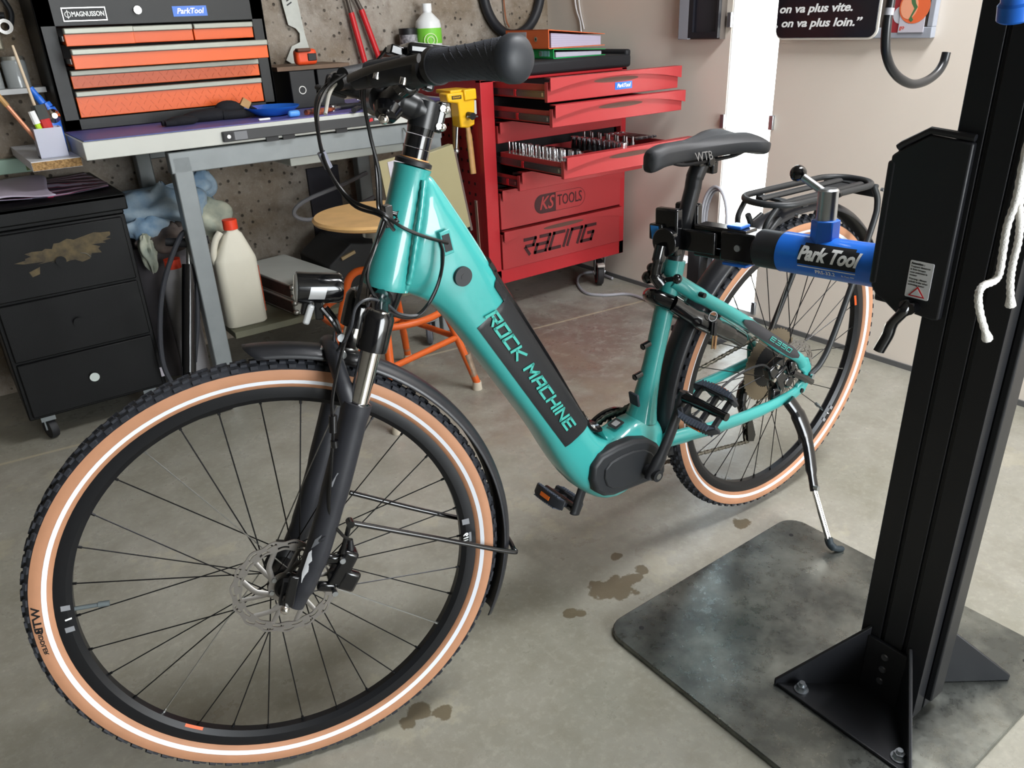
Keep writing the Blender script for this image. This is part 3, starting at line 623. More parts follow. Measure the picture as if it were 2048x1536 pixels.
d1 = cab_drawer(.868, .948, 2.222); d2 = cab_drawer(.788, .862, 2.197); d3 = cab_drawer(.705, .783, CYF-.008); d4 = cab_drawer(.619, .694, 2.138); d5 = cab_drawer(.543, .614, 2.398)
d6 = cab_drawer(.372, .530, CYF-.006, slot=False); d7 = cab_drawer(.207, .366, CYF-.006)
MB().span((2.10, 2.222-.001, .886), (2.185, 2.222, .911)).build('sticker', blue, d1)
lettering('ParkTool', .0185, white, d1, lambda a, b, d: Vector((2.1425+a, 2.2208-d, .8985+b)), shear=.25, bold=.025, xs=.95)
# printed marks of the two deep drawers
yf = CYF-.0064
def cap_(x0, x1, z0, z1, half=0, n=12):
    r = (z1-z0)/2; zc = (z0+z1)/2; L = [(x0+r-r*sin(a), zc+r*cos(a)) for a in [pi*k/n for k in range(n+1)]]; R_ = [(x1-r+r*sin(a), zc-r*cos(a)) for a in [pi*k/n for k in range(n+1)]]
    return L, R_
L1, R1 = cap_(1.953, 2.226, .404, .482)
MB().prism(L1+[(2.065, .404), (2.065, .482)], yf, yf-.0004, lambda u, v, d: (u, d, v)).build('logo_field', redprint, d6)
ring = MB(); o_ = L1+R1; L2, R2 = cap_(1.9545, 2.2245, .4055, .4805); i_ = L2+R2; nn = len(o_)
ring.add([(u, yf-.0003, v) for u, v in o_]+[(u, yf-.0003, v) for u, v in i_], [(k, (k+1) % nn, nn+(k+1) % nn, nn+k) for k in range(nn)]); ring.build('logo_outline', redprint, d6)
K = lambda xc, zc: (lambda a, b, d: Vector((xc+a, yf-.0008-d, zc+b)))
lettering('KS', .074, redd, d6, K(2.013, .443), shear=.32, bold=.012, xs=.88)
lettering('TOOLS', .062, redprint, d6, K(2.141, .444), bold=.006, xs=.68)
g0 = lambda u, v, d: Vector((1.872+u, yf-.0004-d, .249+v))
strokes('racing'.replace('c', 'C').replace('g', 'G'), .062, .056, .0135, .0215, .42, redprint, d7, g0)
# top tray
rim = MB().span((CX0-.008, CYF-.008, zt), (CX1+.018, CYB, zt+.050)); rim.build('top_tray', mat('black_rubber_top', (30, 31, 34), .6, bump=.1, bscale=300), t, bevel=.012, seg=3)
MB().span((CX1-.012, CYF-.006, zt+.04), (CX1+.018, CYB, zt+.068)).build('tray_rim', mat('black_rubber_top', (30, 31, 34), .6), t, bevel=.010, seg=3)
# castors
def castor(x, y, brake):
    w = MB().lathe([(.030, -.014), (.056, -.015), (.060, -.010), (.060, .010), (.056, .015), (.030, .014)], (x, y, .0605), (.83, -.55, 0), 30, closed=True).build('castor', mat('castor_tyre', (40, 38, 40), .6), t)
    MB().lathe([(0, -.0145), (.056, -.0145), (.056, .0145), (0, .0145)], (x, y, .0605), (.83, -.55, 0), 26).build('hub', mat('castor_hub', (30, 30, 33), .5), w)
    MB().lathe([(.044, -.0153), (.048, -.0153), (.048, .0153), (.044, .0153)], (x, y, .0605), (.83, -.55, 0), 30, closed=True).build('red_ring', mat('castor_red', (206, 60, 56), .5), w)
    R = Matrix.Rotation(math.atan2(-.55, .83), 3, 'Z')
    f = MB()
    for s in (-1, 1): f.prism([(-.03, .14), (.03, .14), (.016, .05), (-.012, .05)], s*.020, s*.023, lambda u, v, d: Vector((x, y, v))+R @ Vector((d, u, 0)))
    f.box((x, y, .141), (.06, .07, .005), R).cyl(Vector((x, y, .0605))+R @ Vector((-.028, 0, 0)), Vector((x, y, .0605))+R @ Vector((.028, 0, 0)), .009, n=12)
    f.build('fork', zinc, w)
    if brake: MB().box(Vector((x, y, .105))+R @ Vector((0, -.045, 0)), (.034, .045, .012), R).build('brake_lever', mat('pale_lever', (196, 188, 180), .5), w, bevel=.003)
castor(2.375, 2.60, True); castor(1.80, 2.62, False); castor(2.375, 2.97, False); castor(1.80, 2.97, False)
# sockets, bits and spanners in the open drawer
cz_ = .640
ORD = ['first', 'second', 'third', 'fourth', 'fifth', 'sixth', 'seventh', 'eighth', 'ninth', 'tenth', 'eleventh', 'twelfth', 'thirteenth', 'fourteenth', 'fifteenth', 'sixteenth', 'seventeenth']
def put(proto, pts, lab):
    n = len(pts)
    for k, p in enumerate(pts):
        l = lab % (ORD[n-1-k]+' from the drawer front')
        if k == 0: proto.location = p; proto['label'] = l
        else: dup(proto, p, l)
def small(name, label, cat, group, prof, m, n=10, loc=(2, 2.3, cz_)):
    o = MB().lathe(prof, (0, 0, 0), (0, 0, 1), n).build(name, m, None)
    return tag(o, label, cat, group)
sock = mat('chrome_vanadium', (206, 206, 210), .18, 1.0)
p0 = small('bit_socket', 'slim chrome bit socket in the row along the drawer left side', 'bit', 'bit sockets along the drawer left side', [(0, 0), (.006, 0), (.006, .030), (.003, .034), (.0028, .070), (0, .071)], sock, 8)
put(p0, [(1.822+.002*(k % 2), 2.505-.0205*k, cz_+.002) for k in range(17)], 'slim bit socket in the left row, %s')
p0 = small('small_socket', 'small chrome socket in the second row of the open drawer', 'socket', 'small chrome sockets in the second row', [(0, 0), (.010, 0), (.010, .030), (.008, .034), (.008, .056), (.005, .056), (.005, .05), (0, .05)], sock, 12)
put(p0, [(1.885+.012*(k % 2), 2.50-.024*k, cz_+.002) for k in range(14)], 'small chrome socket in the second row, %s')
p0 = small('large_socket', 'large chrome socket in the middle row of the open drawer', 'socket', 'large chrome sockets in the middle row', [(0, 0), (.012, 0), (.013, .020), (.0152, .026), (.0152, .066), (.010, .066), (.010, .058), (0, .058)], sock, 14)
put(p0, [(2.085, 2.43-.030*k, cz_+.002) for k in range(10)], 'large chrome socket in the middle row, %s')
p0 = small('dark_socket', 'dark small socket in the far row of the open drawer', 'socket', 'dark sockets in the far row', [(0, 0), (.008, 0), (.008, .05), (.005, .056), (.005, .072), (0, .072)], mat('dark_chrome', (120, 112, 112), .3, 1.0), 10)
put(p0, [(2.175+.010*(k % 2), 2.475-.024*k, cz_+.002) for k in range(12)], 'dark small socket in the far row, %s')
t = thing('ratchet', (1.98, 2.36, cz_), 'dark handled ratchet lying between the two socket rows', 'ratchet')
MB().tube([(1.965, 2.50, cz_+.03), (1.99, 2.30, cz_+.03)], [.013, .014], 12).build('handle', matte, t); MB().sph((1.997, 2.25, cz_+.032), .022, sc=(1, 1.2, .5)).build('head', sock, t); MB().cyl((1.99, 2.30, cz_+.03), (1.996, 2.26, cz_+.03), .008, n=10).build('shaft', sock, t)
MB()
for k in range(4):
    t = thing('spanner', (2.27+.028*k, 2.36, cz_), ['chrome combination spanner next to the dark sockets', 'second chrome spanner from the dark sockets', 'chrome spanner second from the drawer right side', 'chrome spanner nearest the drawer right side'][k], 'spanner', 'chrome spanners lying in the open drawer')
    x = 2.27+.028*k
    MB().box((x, 2.36, cz_+.052), (.010, .15, .006)).build('shank', sock, t, bevel=.002)
    MB().lathe([(.006, -.004), (.012, -.004), (.012, .004), (.006, .004)], (x, 2.445, cz_+.052), n=14, closed=True).build('ring_end', sock, t)
    MB().prism([(.010, .004), (.014, -.012), (.006, -.024), (.006, -.010), (-.006, -.010), (-.006, -.024), (-.014, -.012), (-.010, .004)], -.004, .004, lambda u, v, d: (x+u, 2.28+v, cz_+.052+d)).build('open_end', sock, t)
tag(MB().span((1.806, 2.16, cz_+.0005), (2.41, 2.53, cz_+.0018)).build('foam_insert', mat('black_foam', (24, 24, 26), .9)), 'black foam insert under the sockets in the open drawer', 'foam insert')
tag(MB().tube(bez([(1.83, 2.50, .59), (1.88, 2.45, .597), (1.95, 2.43, .598)]), .006, 8).build('screwdriver', mat('grey_tool', (96, 96, 106), .4)), 'dark grey tool lying in the barely open fifth drawer', 'tool')
# binders and papers on the cabinet
ztop = zt+.0505
def binder(loc, rz, w, h, d, m, lab, droop, label):
    t = thing('ring_binder', loc, lab, 'binder', None); R = Matrix.Rotation(rz, 3, 'Z'); L = Vector(loc)
    q = lambda x, y, z: L+R @ Vector((x, y, z*(1-droop*max(0, y)/d)))
    MB().prism([(0, 0), (w, 0), (w, h), (0, h)], 0, .003, lambda u, v, dd: q(u, dd, v)).build('spine', m, t)
    MB().prism([(0, 0), (w, 0), (w, d), (0, d)], 0, .003, lambda u, v, dd: q(u, v, dd)).build('cover', m, t)
    MB().prism([(0, 0), (w, 0), (w, d), (0, d)], h-.003, h, lambda u, v, dd: q(u, v, dd)).build('cover', m, t)
    pg = MB().prism([(.01, .022), (w-.012, .022), (w-.012, d-.012), (.01, d-.012)], .004, h-.012, lambda u, v, dd: q(u, v, dd)).build('paper_stack', paperl, t)
    for k in range(6): MB().prism([(.0095, .0215), (w-.0115, .0215), (w-.0115, d-.0115), (.0095, d-.0115)], .007+k*(h-.02)/6, .0085+k*(h-.02)/6, lambda u, v, dd: q(u, v, dd)).build('paper_sheaf', paper, pg)
    MB().prism([(w*.05, h*.12), (w*label, h*.12), (w*label, h*.88), (w*.05, h*.88)], -.0008, 0, lambda u, v, dd: q(u, dd, v)).build('spine_label', paper, t)
    MB().lathe([(.005, 0), (.009, 0), (.009, .002), (.005, .002)], q(w*.72, 0, h*.5), R @ Vector((0, -1, 0)), 18, closed=True).build('finger_ring', silver, t)
    MB().cyl(q(w*.72, -.0006, h*.5), q(w*.72, .0, h*.5), .006, n=14).build('finger_hole', blackp, t)
    return t, q
t, q = binder((2.112, 2.875, ztop), radians(-91), .295, .036, .27, cardgr, 'green ring binder lying under the orange one on the cabinet', .35, .2)
for k, (a, b_) in enumerate(((.205, .232), (.236, .254), (.258, .270))):
    MB().prism([(a, .008), (b_, .008), (b_, .028), (a, .028)], -.0008, 0, lambda u, v, dd: q(u, dd, v)).build('spine_sticker', mat('pale_blue_label', (150, 214, 214), .5), t)
t, q = binder((2.088, 2.865, ztop+.0365), radians(-91), .285, .070, .29, cardor, 'orange lever arch binder with white spine label full of papers', .38, .5)
lettering('3', .022, mat('label_red', (206, 92, 92), .6), t, lambda a, b, d: q(.130+a, -.001-d, .022+b))
# hammer and file hanging on the cabinet side, document sleeve
hx = CX0-.024
t = thing('hammer', (hx, 2.58, .6), 'wooden hammer handle hanging right of the file on the cabinet side', 'hammer')
MB().tube(bez([(hx-.003, 2.60, .800), (hx-.002, 2.59, .74), (hx-.002, 2.575, .60)]), [.010]*8+[.0125]*9, 12, flat=.8).build('handle', woodh, t); MB().box((hx-.002, 2.601, .803), (.024, .06, .020)).build('head', mat('dark_steel', (92, 84, 78), .5, .6), t, bevel=.004)
t = thing('file', (hx, 2.69, .6), 'file with wooden handle and black tip hanging on the cabinet side', 'file')
MB().tube(bez([(hx, 2.684, .800), (hx, 2.69, .74), (hx, 2.692, .672)]), .0115, 12).build('handle', woodh, t); MB().tube([(hx, 2.692, .675), (hx, 2.70, .575)], [.0105, .0095], 8).build('blade', mat('file_black', (30, 30, 34), .5), t)
MB().box((hx, 2.683, .805), (.014, .03, .010)).build('hook', silver, t)
t = thing('ruler_strip', (hx, 2.60, .3), 'pale steel strip hanging low on the cabinet side', 'steel strip')
MB().box((CX0-.003, 2.60, .365), (.003, .016, .25), Matrix.Rotation(-.03, 3, 'X')).build('strip', mat('pale_strip', (170, 140, 124), .5), t); MB().cyl((CX0-.008, 2.60, .484), (CX0, 2.60, .484), .003, n=8).build('hook', silver, t)
# ---------------------------------------------------------------- under and beside the bench
t = thing('drawer_chest', (.25, 2.8, 0), 'old black metal drawer chest with worn paint on castors, left of the bench leg', 'drawer chest')
chest = mat('chest_black', (7, 8, 9), .5, spec=.25, bump=.1, bscale=500, rvar=.1); worn = mat('worn_paint', (92, 80, 54), .7, col2=(60, 52, 38), vscale=40)
GX0, GX1, GYF, GYB = .045, .445, 2.575, 3.08
MB().span((GX0, GYF, .09), (GX1, GYB, .655)).build('body', chest, t, bevel=.004)
MB().span((GX0-.008, GYF-.012, .70), (GX1+.012, GYB, .715)).span((GX0-.008, GYF-.012, .668), (GX1+.012, GYF, .715)).span((GX0, GYF, .655), (GX1, GYB, .70)).build('top', chest, t, bevel=.004)
for k, (z0, z1) in enumerate(((.46, .648), (.28, .452), (.10, .272))):
    d = MB().span((GX0+.012, GYF-.010, z0), (GX1-.012, GYF+.01, z1)).build('drawer', chest, t, bevel=.003)
    MB().cyl((.245, GYF-.010, (z0+z1)/2), (.245, GYF-.022, (z0+z1)/2), .010, .014, n=16).build('knob', [chest, chest, mat('pale_knob', (190, 200, 196), .4)][k], d)
    if k == 0:
        rw = random.Random(5); out = []
        for i in range(40):
            a = 2*pi*i/40; r = 1+.25*sin(3*a)+.3*rw.uniform(-1, 1); out.append((.27+.125*cos(a)*r*.8-.03*sin(a), .578+.026*sin(a)*r+.03*cos(a)*.6))
        MB().prism(out, GYF-.0106, GYF-.0098, lambda u, v, dd: (u, dd, v)).build('paint_wear', worn, d)
        MB().prism([(.16, .535), (.19, .545), (.185, .525), (.165, .52)], GYF-.0106, GYF-.0098, lambda u, v, dd: (u, dd, v)).build('paint_wear', worn, d)
        MB().tube(bez([(.30, GYF-.011, .565), (.315, GYF-.012, .56), (.325, GYF-.011, .548)]), .0012, 5).build('scratch', silver, d)
for x, y in ((GX0+.05, GYF+.05), (GX1-.05, GYF+.05), (GX0+.05, GYB-.06), (GX1-.05, GYB-.06)):
    w = MB().lathe([(0, -.011), (.032, -.011), (.034, 0), (.032, .011), (0, .011)], (x, y, .034), (1, .3, 0), 18).build('castor', matte, t)
    MB().box((x, y, .078), (.04, .04, .026)).box((x, y, .055), (.028, .012, .05)).build('bracket', steelg, w)
tag(MB().box((.44, GYF-.001, .14), (.012, .012, .03)).build('tape_scrap', paper), 'small pale tape scrap stuck low on the chest corner', 'tape')
# bag and print on the chest
def sheet(name, x0, x1, y0, y1, z, amp, m, lab, cat, seed):
    r = random.Random(seed); ph = [r.uniform(0, 6) for _ in range(4)]
    f = lambda u, v: Vector((x0+(x1-x0)*u+.012*sin(5*v+ph[0]), y0+(y1-y0)*v+.010*sin(6*u+ph[1]), z+amp*(.5+.5*sin(7*u+ph[2])*cos(5*v+ph[3]))))
    return tag(MB().grid(22, 16, f).build(name, m, None, ang=70, solid=.002), lab, cat)
print_ = bpy.data.materials.new('pink_black_print'); print_.use_nodes = True
N = print_.node_tree.nodes; L = print_.node_tree.links; pos = N.new('ShaderNodeNewGeometry').outputs['Position']
wv = N.new('ShaderNodeTexWave'); wv.inputs['Scale'].default_value = 5; wv.inputs['Distortion'].default_value = 9; wv.inputs['Detail'].default_value = 3; wv.bands_direction = 'Y'; L.new(pos, wv.inputs['Vector'])
cr = N.new('ShaderNodeValToRGB'); L.new(wv.outputs[0], cr.inputs[0]); cr.color_ramp.interpolation = 'CONSTANT'
for k, (p_, c_) in enumerate(((0, (34, 32, 48)), (.42, (206, 50, 96)), (.6, (40, 36, 54)), (.78, (176, 168, 190)))):
    e = cr.color_ramp.elements[k] if k < 2 else cr.color_ramp.elements.new(p_); e.position = p_; e.color = srgb(*c_)
L.new(cr.outputs[0], N['Principled BSDF'].inputs['Base Color'])
sheet('printed_cloth', .02, .44, 2.66, 3.02, .7162, .012, print_, 'black and pink printed cloth lying on the black chest', 'cloth', 2)
sheet('grey_bag', .06, .29, 2.60, 3.0, .7305, .012, mat('grey_lilac_bag', (176, 166, 184), .6), 'flat grey lilac plastic bag lying on the printed cloth', 'bag', 5)
tag(MB().tube(bez([(-.06, 2.90, .74), (-.02, 2.92, .79), (.06, 2.93, .775), (.10, 2.93, .735)]), .028, 12).build('black_hose', matte), 'bent black hose end lying at the left edge on the chest', 'hose')
t = thing('green_carton', (.28, 3.05, .74), 'pale green carton standing behind the grey bag', 'carton')
MB().span((.19, 3.04, .745), (.33, 3.075, .79)).build('carton', mat('mint_card', (150, 176, 160), .7), t, bevel=.002); MB().span((.27, 3.0395, .75), (.305, 3.041, .785)).build('label', mat('moss_print', (92, 104, 60), .7), t)
# bin with rag pile
t = thing('waste_bin', (.66, 2.9, 0), 'tall grey plastic bin full of rags between the chest and the bench leg', 'bin')
MB().lathe([(.085, 0), (.105, .30), (.115, .47), (.12, .47), (.12, .48), (.110, .48), (.099, .30), (.08, .006), (0, .006), (0, 0)], (.575, 2.925, .002), n=28, closed=True).build('bin', mat('grey_bag_plastic', (112, 108, 112), .35, trans=.1, var=.2, vscale=12), t)
def rag(name, c, r, sc, seed, m, lab, n=30, mm=18, amp=.32):
    rr_ = random.Random(seed); fs = [(rr_.randint(2, 7), rr_.randint(1, 5), rr_.uniform(0, 6), rr_.uniform(0, 6)) for _ in range(6)]
    def f(u, v):
        a = 2*pi*u; b_ = pi*min(max(v, .01), .99); k = 1
        for p_, q_, s1, s2 in fs: k += amp/3*sin(p_*a+s1)*sin(q_*b_+s2)
        return Vector(c)+Vector((sin(b_)*cos(a)*r*sc[0]*k, sin(b_)*sin(a)*r*sc[1]*k, cos(b_)*r*sc[2]*k))
    return tag(MB().grid(n, mm, f).build(name, m, None, ang=80), lab, 'rag', None)
ragm = mat('pale_blue_cloth', (176, 194, 206), .85, col2=(120, 150, 178), vscale=14, bump=.3, bscale=120); ragw = mat('cream_cloth', (196, 198, 178), .85, col2=(150, 158, 146), vscale=18, bump=.3, bscale=120); ragg = mat('grey_brown_cloth', (112, 102, 96), .9, col2=(78, 70, 68), vscale=16, bump=.3, bscale=120)
rag('cloth_rag', (.63, 2.87, .60), .15, (1.05, .75, .45), 1, ragm, 'big pale blue rag heaped on top of the bin')
rag('cloth_rag', (.755, 2.88, .655), .06, (.9, .8, .8), 2, ragm, 'small blue-grey rag bunched at the top right of the heap')
rag('cloth_rag', (.55, 2.80, .555), .075, (1.0, .6, .6), 3, ragm, 'pale rag end drooping over the bin left side')
rag('cloth_rag', (.76, 2.83, .545), .085, (.75, .7, .75), 4, ragw, 'cream rag hanging right of the bench leg')
rag('cloth_rag', (.60, 2.79, .515), .09, (1.1, .6, .5), 5, ragg, 'grey brown rag under the pale heap')
rag('cloth_rag', (.52, 2.76, .485), .05, (.5, .5, 1.2), 6, ragw, 'cream rag tail hanging down toward the black chest')
# milky jug with red cap on the bench shelf
jz = .1985
t = thing('plastic_jug', (.76, 2.70, jz), 'milky plastic jug with red cap on the bench shelf', 'jug')
def rrect(w, d, r, n=5):
    P_ = []
    for sx_, sy_, a0 in ((1, 1, 0), (-1, 1, 90), (-1, -1, 180), (1, -1, 270)):
        for k in range(n+1):
            a = radians(a0+90*k/n); P_.append((sx_*(w/2-r)+r*cos(a), sy_*(d/2-r)+r*sin(a)))
    return P_
rings = []
for z, w, d, ox in ((0, .13, .10, 0), (.006, .142, .112, 0), (.225, .142, .112, 0), (.238, .138, .108, 0), (.315, .062, .056, .012), (.325, .040, .040, .014), (.335, .036, .036, .014)):
    rings.append([(.765+ox+x, 2.69+y, jz+z) for x, y in rrect(w, d, min(w, d)*.24)])
MB().loft(rings).build('body', jugm, t, ang=50)
MB().lathe([(0, .33), (.024, .33), (.024, .362), (.0, .364)], (.779, 2.69, jz), n=24).build('cap', redcap, t)
MB().tube(bez([(.738, 2.68, jz+.327), (.715, 2.675, jz+.30), (.700, 2.672, jz+.255), (.706, 2.672, jz+.215)]), .012, 10).build('handle', jugm, t)
MB().span((.8355, 2.65, jz+.035), (.8365, 2.735, jz+.20)).build('label', mat('orange_label', (214, 84, 40), .5), t)
t = thing('canister', (.575, 2.71, .001), 'tall grey canister with red cap half hidden behind the pump hose', 'canister')
MB().lathe([(0, 0), (.046, 0), (.048, .37), (.028, .43), (.0, .43)], (.575, 2.71, .001), n=20).build('body', mat('grey_milky', (150, 148, 150), .5), t); MB().lathe([(0, .425), (.026, .425), (.026, .46), (0, .46)], (.575, 2.71, .001), n=18).build('cap', redcap, t)
# stacked boards / cases on the shelf
bxm = mat('white_case', (172, 174, 168), .5, var=.08, vscale=10)
for k, (z, lab) in enumerate(((jz, 'lower white flat case on the bench shelf with metal corners'), (jz+.058, 'upper white flat case on the bench shelf with metal corners'))):
    t = thing('flat_case', (.98, 2.8, z), lab, 'case', 'white flat cases on the bench shelf')
    R = Matrix.Rotation(radians(8), 3, 'Z'); c = Vector((1.0, 2.83, z+.0285+.0005))
    MB().box(c, (.20, .40, .055), R).build('body', bxm, t, bevel=.003)
    MB().box(c+R @ Vector((-.101, 0, 0)), (.003, .38, .04), R).build('dark_side', mat('case_side_brown', (70, 58, 54), .6, var=.3, vscale=20), t)
    for dx in (-.1, .1):
        for dz in (-.018, .018): MB().sph(c+R @ Vector((dx*.96, -.197, dz)), .012, 10, 7).build('corner_cap', silver, t)
t = thing('dark_toolcase', (1.22, 2.85, jz), 'black slanted tool case on the bench shelf behind the stool', 'tool case')
MB().prism([(0, 0), (.36, 0), (.36, .15), (.10, .19), (0, .12)], 2.72, 3.0, lambda u, v, d: (1.12+u, d, jz+.0005+v)).build('body', mat('case_black', (24, 25, 26), .6), t, bevel=.006)
MB().box((1.20, 2.715, jz+.15), (.06, .012, .012), Matrix.Rotation(-.3, 3, 'Y')).build('latch', mat('brass_latch', (146, 128, 96), .4, .5), t)
tag(MB().span((.845, 2.77, jz+.001), (.858, 2.99, jz+.10)).build('dark_plank', mat('dark_brown_wood', (62, 50, 46), .7, var=.3, vscale=12)), 'dark brown plank leaning between the jug and the white cases', 'plank')
tag(MB().tube(bez([(1.42, 2.93, .60), (1.30, 2.90, .575), (1.12, 2.86, .545), (1.07, 2.86, .505), (1.13, 2.87, .47), (1.30, 2.90, .475), (1.44, 2.93, .50)]), .008, 9).build('grey_hose_loop', mat('grey_hose', (126, 126, 130), .5)), 'loop of grey hose hanging under the bench behind the stool seat', 'hose')
tag(MB().span((1.235, 3.085, .12), (1.37, 3.099, .62)).build('dark_wall_patch', mat('slate_patch', (58, 58, 66), .8)), 'dark flat panel against the wall under the bench', 'board')  # thin dark panel just in front of the back wall
# floor pump leaning by the bench leg
t = thing('floor_pump', (.47, 2.52, 0), 'black bicycle floor pump leaning between the chest and the bench leg', 'pump')
MB().tube([(.475, 2.475, .03), (.60, 2.60, .46)], [.022, .022], 16).build('barrel', gloss, t); MB().tube([(.60, 2.60, .46), (.615, 2.615, .52)], .008, 10).build('rod', silver, t)
MB().tube([(.555, 2.64, .535), (.615, 2.615, .525), (.675, 2.59, .53)], [.013, .016, .013], 12).build('handle', matte, t)
MB().box((.475, 2.475, .012), (.26, .08, .02)).build('base', matte, t, bevel=.006)
MB().tube(bez([(.46, 2.48, .07), (.44, 2.52, .2), (.50, 2.58, .40), (.60, 2.60, .56), (.62, 2.60, .50), (.585, 2.57, .30), (.535, 2.53, .16)]), .008, 9).build('hose', rubber, t)
MB().cyl((.505, 2.49, .13), (.50, 2.47, .13), .018, n=18).build('gauge', gloss, t)
# stool
t = thing('workshop_stool', (1.1, 2.18, 0), 'orange tubular steel stool with round plywood seat behind the bicycle', 'stool')
SX, SY, SZ = 1.085, 2.215, .598
MB().lathe([(0, -.014), (.165, -.014), (.188, -.006), (.192, .002), (.185, .009), (.10, .007), (0, .004)], (SX, SY, SZ), n=48).build('seat', wood, t, ang=30)
MB().cyl((SX, SY, SZ-.06), (SX, SY, SZ-.014), .045, n=20).cyl((SX, SY, .40), (SX, SY, SZ-.05), .016, n=14).build('spindle', silver, t)
ft = [(1.303, 2.031), (.94, 1.933), (1.245, 2.40), (.90, 2.31)]
for k, (x, y) in enumerate(ft):
    tx, ty = SX+(x-SX)*.42, SY+(y-SY)*.42
    l = MB().tube(bez([(SX, SY, .425), (tx, ty, .42), (SX+(x-SX)*.62, SY+(y-SY)*.62, .33), (x, y, .025)]), .0125, 12).build('leg', orst, t)
    MB().tube([(x-(x-SX)*.032, y-(y-SY)*.032, .05), (x-(x-SX)*.10, y-(y-SY)*.10, .13)], .01275, 12).build('worn_patch', orst_w, l)
    MB().cyl((x, y, .0005), (x, y, .028), .017, .0145, n=16).build('foot', rubw, l)
rg = [Vector((SX+(x-SX)*.80, SY+(y-SY)*.80, .19)) for x, y in (ft[0], ft[1], ft[3], ft[2])]
for a, b_ in ((0, 1), (1, 2), (2, 3), (3, 0)): MB().tube([rg[a], rg[b_]], .010, 10).build('brace', orst, t)
rp = []
for k in range(40):
    a = 2*pi*k/40; rp.append((SX+.20*cos(a), SY+.20*sin(a), .30))
MB().tube(rp, .011, 10, closed=True).build('foot_ring', orst, t)
# trolley castor standing behind the stool
t = thing('trolley_castor', (1.35, 2.52, 0), 'grey castor of a small trolley behind the orange stool', 'castor')
MB().lathe([(0, -.012), (.040, -.012), (.045, -.006), (.045, .006), (.040, .012), (0, .012)], (1.40, 2.50, .0455), (.85, -.5, 0), 26).build('wheel', mat('grey_wheel', (86, 88, 94), .5), t); MB().lathe([(.028, -.013), (.031, -.013), (.031, .013), (.028, .013)], (1.40, 2.50, .0455), (.85, -.5, 0), 24, closed=True).build('wheel_ring', matte, t)
MB().box((1.40, 2.50, .10), (.05, .05, .012)).box((1.43, 2.50, .075), (.02, .03, .06)).build('bracket', steelg, t, bevel=.002)
# document sleeve hanging on the bench end
t = thing('document_sleeve', (1.33, 2.45, .5), 'yellowed transparent document sleeves hanging from the bench front behind the head tube', 'document sleeve')
sl = mat('yellowed_sleeve', (160, 152, 116), .3, var=.06, vscale=5)
MB().box((1.33, 2.46, .585), (.15, .008, .28), Matrix.Rotation(radians(-6), 3, 'Y')).build('sleeve', sl, t)
MB().box((1.345, 2.455, .585), (.12, .002, .265), Matrix.Rotation(radians(-6), 3, 'Y')).build('paper', paper, t)
MB().box((1.50, 2.47, .575), (.13, .03, .31), Matrix.Rotation(radians(-10), 3, 'Y')).build('folder', sl, t, bevel=.002); MB().box((1.572, 2.475, .565), (.010, .034, .30), Matrix.Rotation(radians(-10), 3, 'Y')).build('folder_edge', mat('folder_brown', (96, 80, 74), .5), t)
for k in range(6): MB().box((1.338, 2.4535, .665-.02*k), (.035, .0006, .010), Matrix.Rotation(radians(-6), 3, 'Y')).build('printed_line', blackp, t)
MB().tube([(1.40, 2.50, .76), (1.40, 2.555, .80)], .003, 7).build('hook', silver, t)
# ring and box seen through the back wheel
t = thing('cable_drum', (2.36, 1.72, 0), 'black cable drum on a stand by the wall behind the rear wheel', 'cable drum')
dm = mat('drum_black', (34, 35, 38), .55)
DC = Vector((2.30, 1.86, .21))
MB().lathe([(.09, -.03), (.125, -.03), (.125, .03), (.09, .03)], DC, (.55, -.83, 0), 32, closed=True).build('drum', dm, t); MB().lathe([(.125, -.012), (.133, -.012), (.133, .012), (.125, .012)], DC, (.55, -.83, 0), 32, closed=True).build('rim', mat('drum_grey', (120, 122, 126), .4), t)
MB().box((2.235, 1.90, .20), (.055, .06, .40)).box((2.30, 1.86, .012), (.24, .22, .024)).build('stand', dm, t, bevel=.004)
MB().box((2.16, 1.93, .30), (.05, .05, .03)).build('plug', mat('white_plug', (220, 220, 226), .4), t, bevel=.004)

# ---------------------------------------------------------------- repair stand
t = thing('repair_stand', (1.155, .46, 0), 'black electric bicycle repair stand with blue clamp arm on a steel floor plate', 'repair stand')
plate_m, N, L, P = nodes('steel_floor_plate')
pos = N.new('ShaderNodeNewGeometry').outputs['Position']
n1 = noise(N, L, pos, 7, 7, .62); n2 = noise(N, L, pos, 45, 6, .7)
L.new(mixc(N, L, rng(N, L, n1, .4, .65), srgb(96, 99, 96), srgb(140, 143, 137)), P.inputs['Base Color'])
L.new(rng(N, L, n2, .35, .7, .24, .40), P.inputs['Roughness']); P.inputs['Metallic'].default_value = .9
bp = N.new('ShaderNodeBump'); bp.inputs['Strength'].default_value = .08; bp.inputs['Distance'].default_value = .002; L.new(n2, bp.inputs['Height']); L.new(bp.outputs[0], P.inputs['Normal'])
PX0, PX1, PY0, PY1 = .848, 1.462, .295, .906
MB().prism(rr(PX0, PX1, PY0, PY1, .045, 6), .0, .012, lambda u, v, d: (u, v, d)).build('base_plate', plate_m, t, bevel=.002)
for x, y in ((.905, .856), (1.396, .856), (.905, .345), (1.396, .345)): MB().cyl((x, y, .0119), (x, y, .0126), .005, n=14).build('plate_hole', blackp, t)
QX0, QX1, QY0, QY1 = 1.107, 1.207, .405, .519
post = MB(); pr = []
def side_(a, b_, nx, ny, L_):
    out = []
    for u0, u1, dep in ((0, .30, 0), (.30, .36, .006), (.36, .64, 0), (.64, .70, .006), (.70, 1, 0)):
        for u in (u0, u1): out.append((a[0]+(b_[0]-a[0])*u-nx*dep, a[1]+(b_[1]-a[1])*u-ny*dep))
    return out
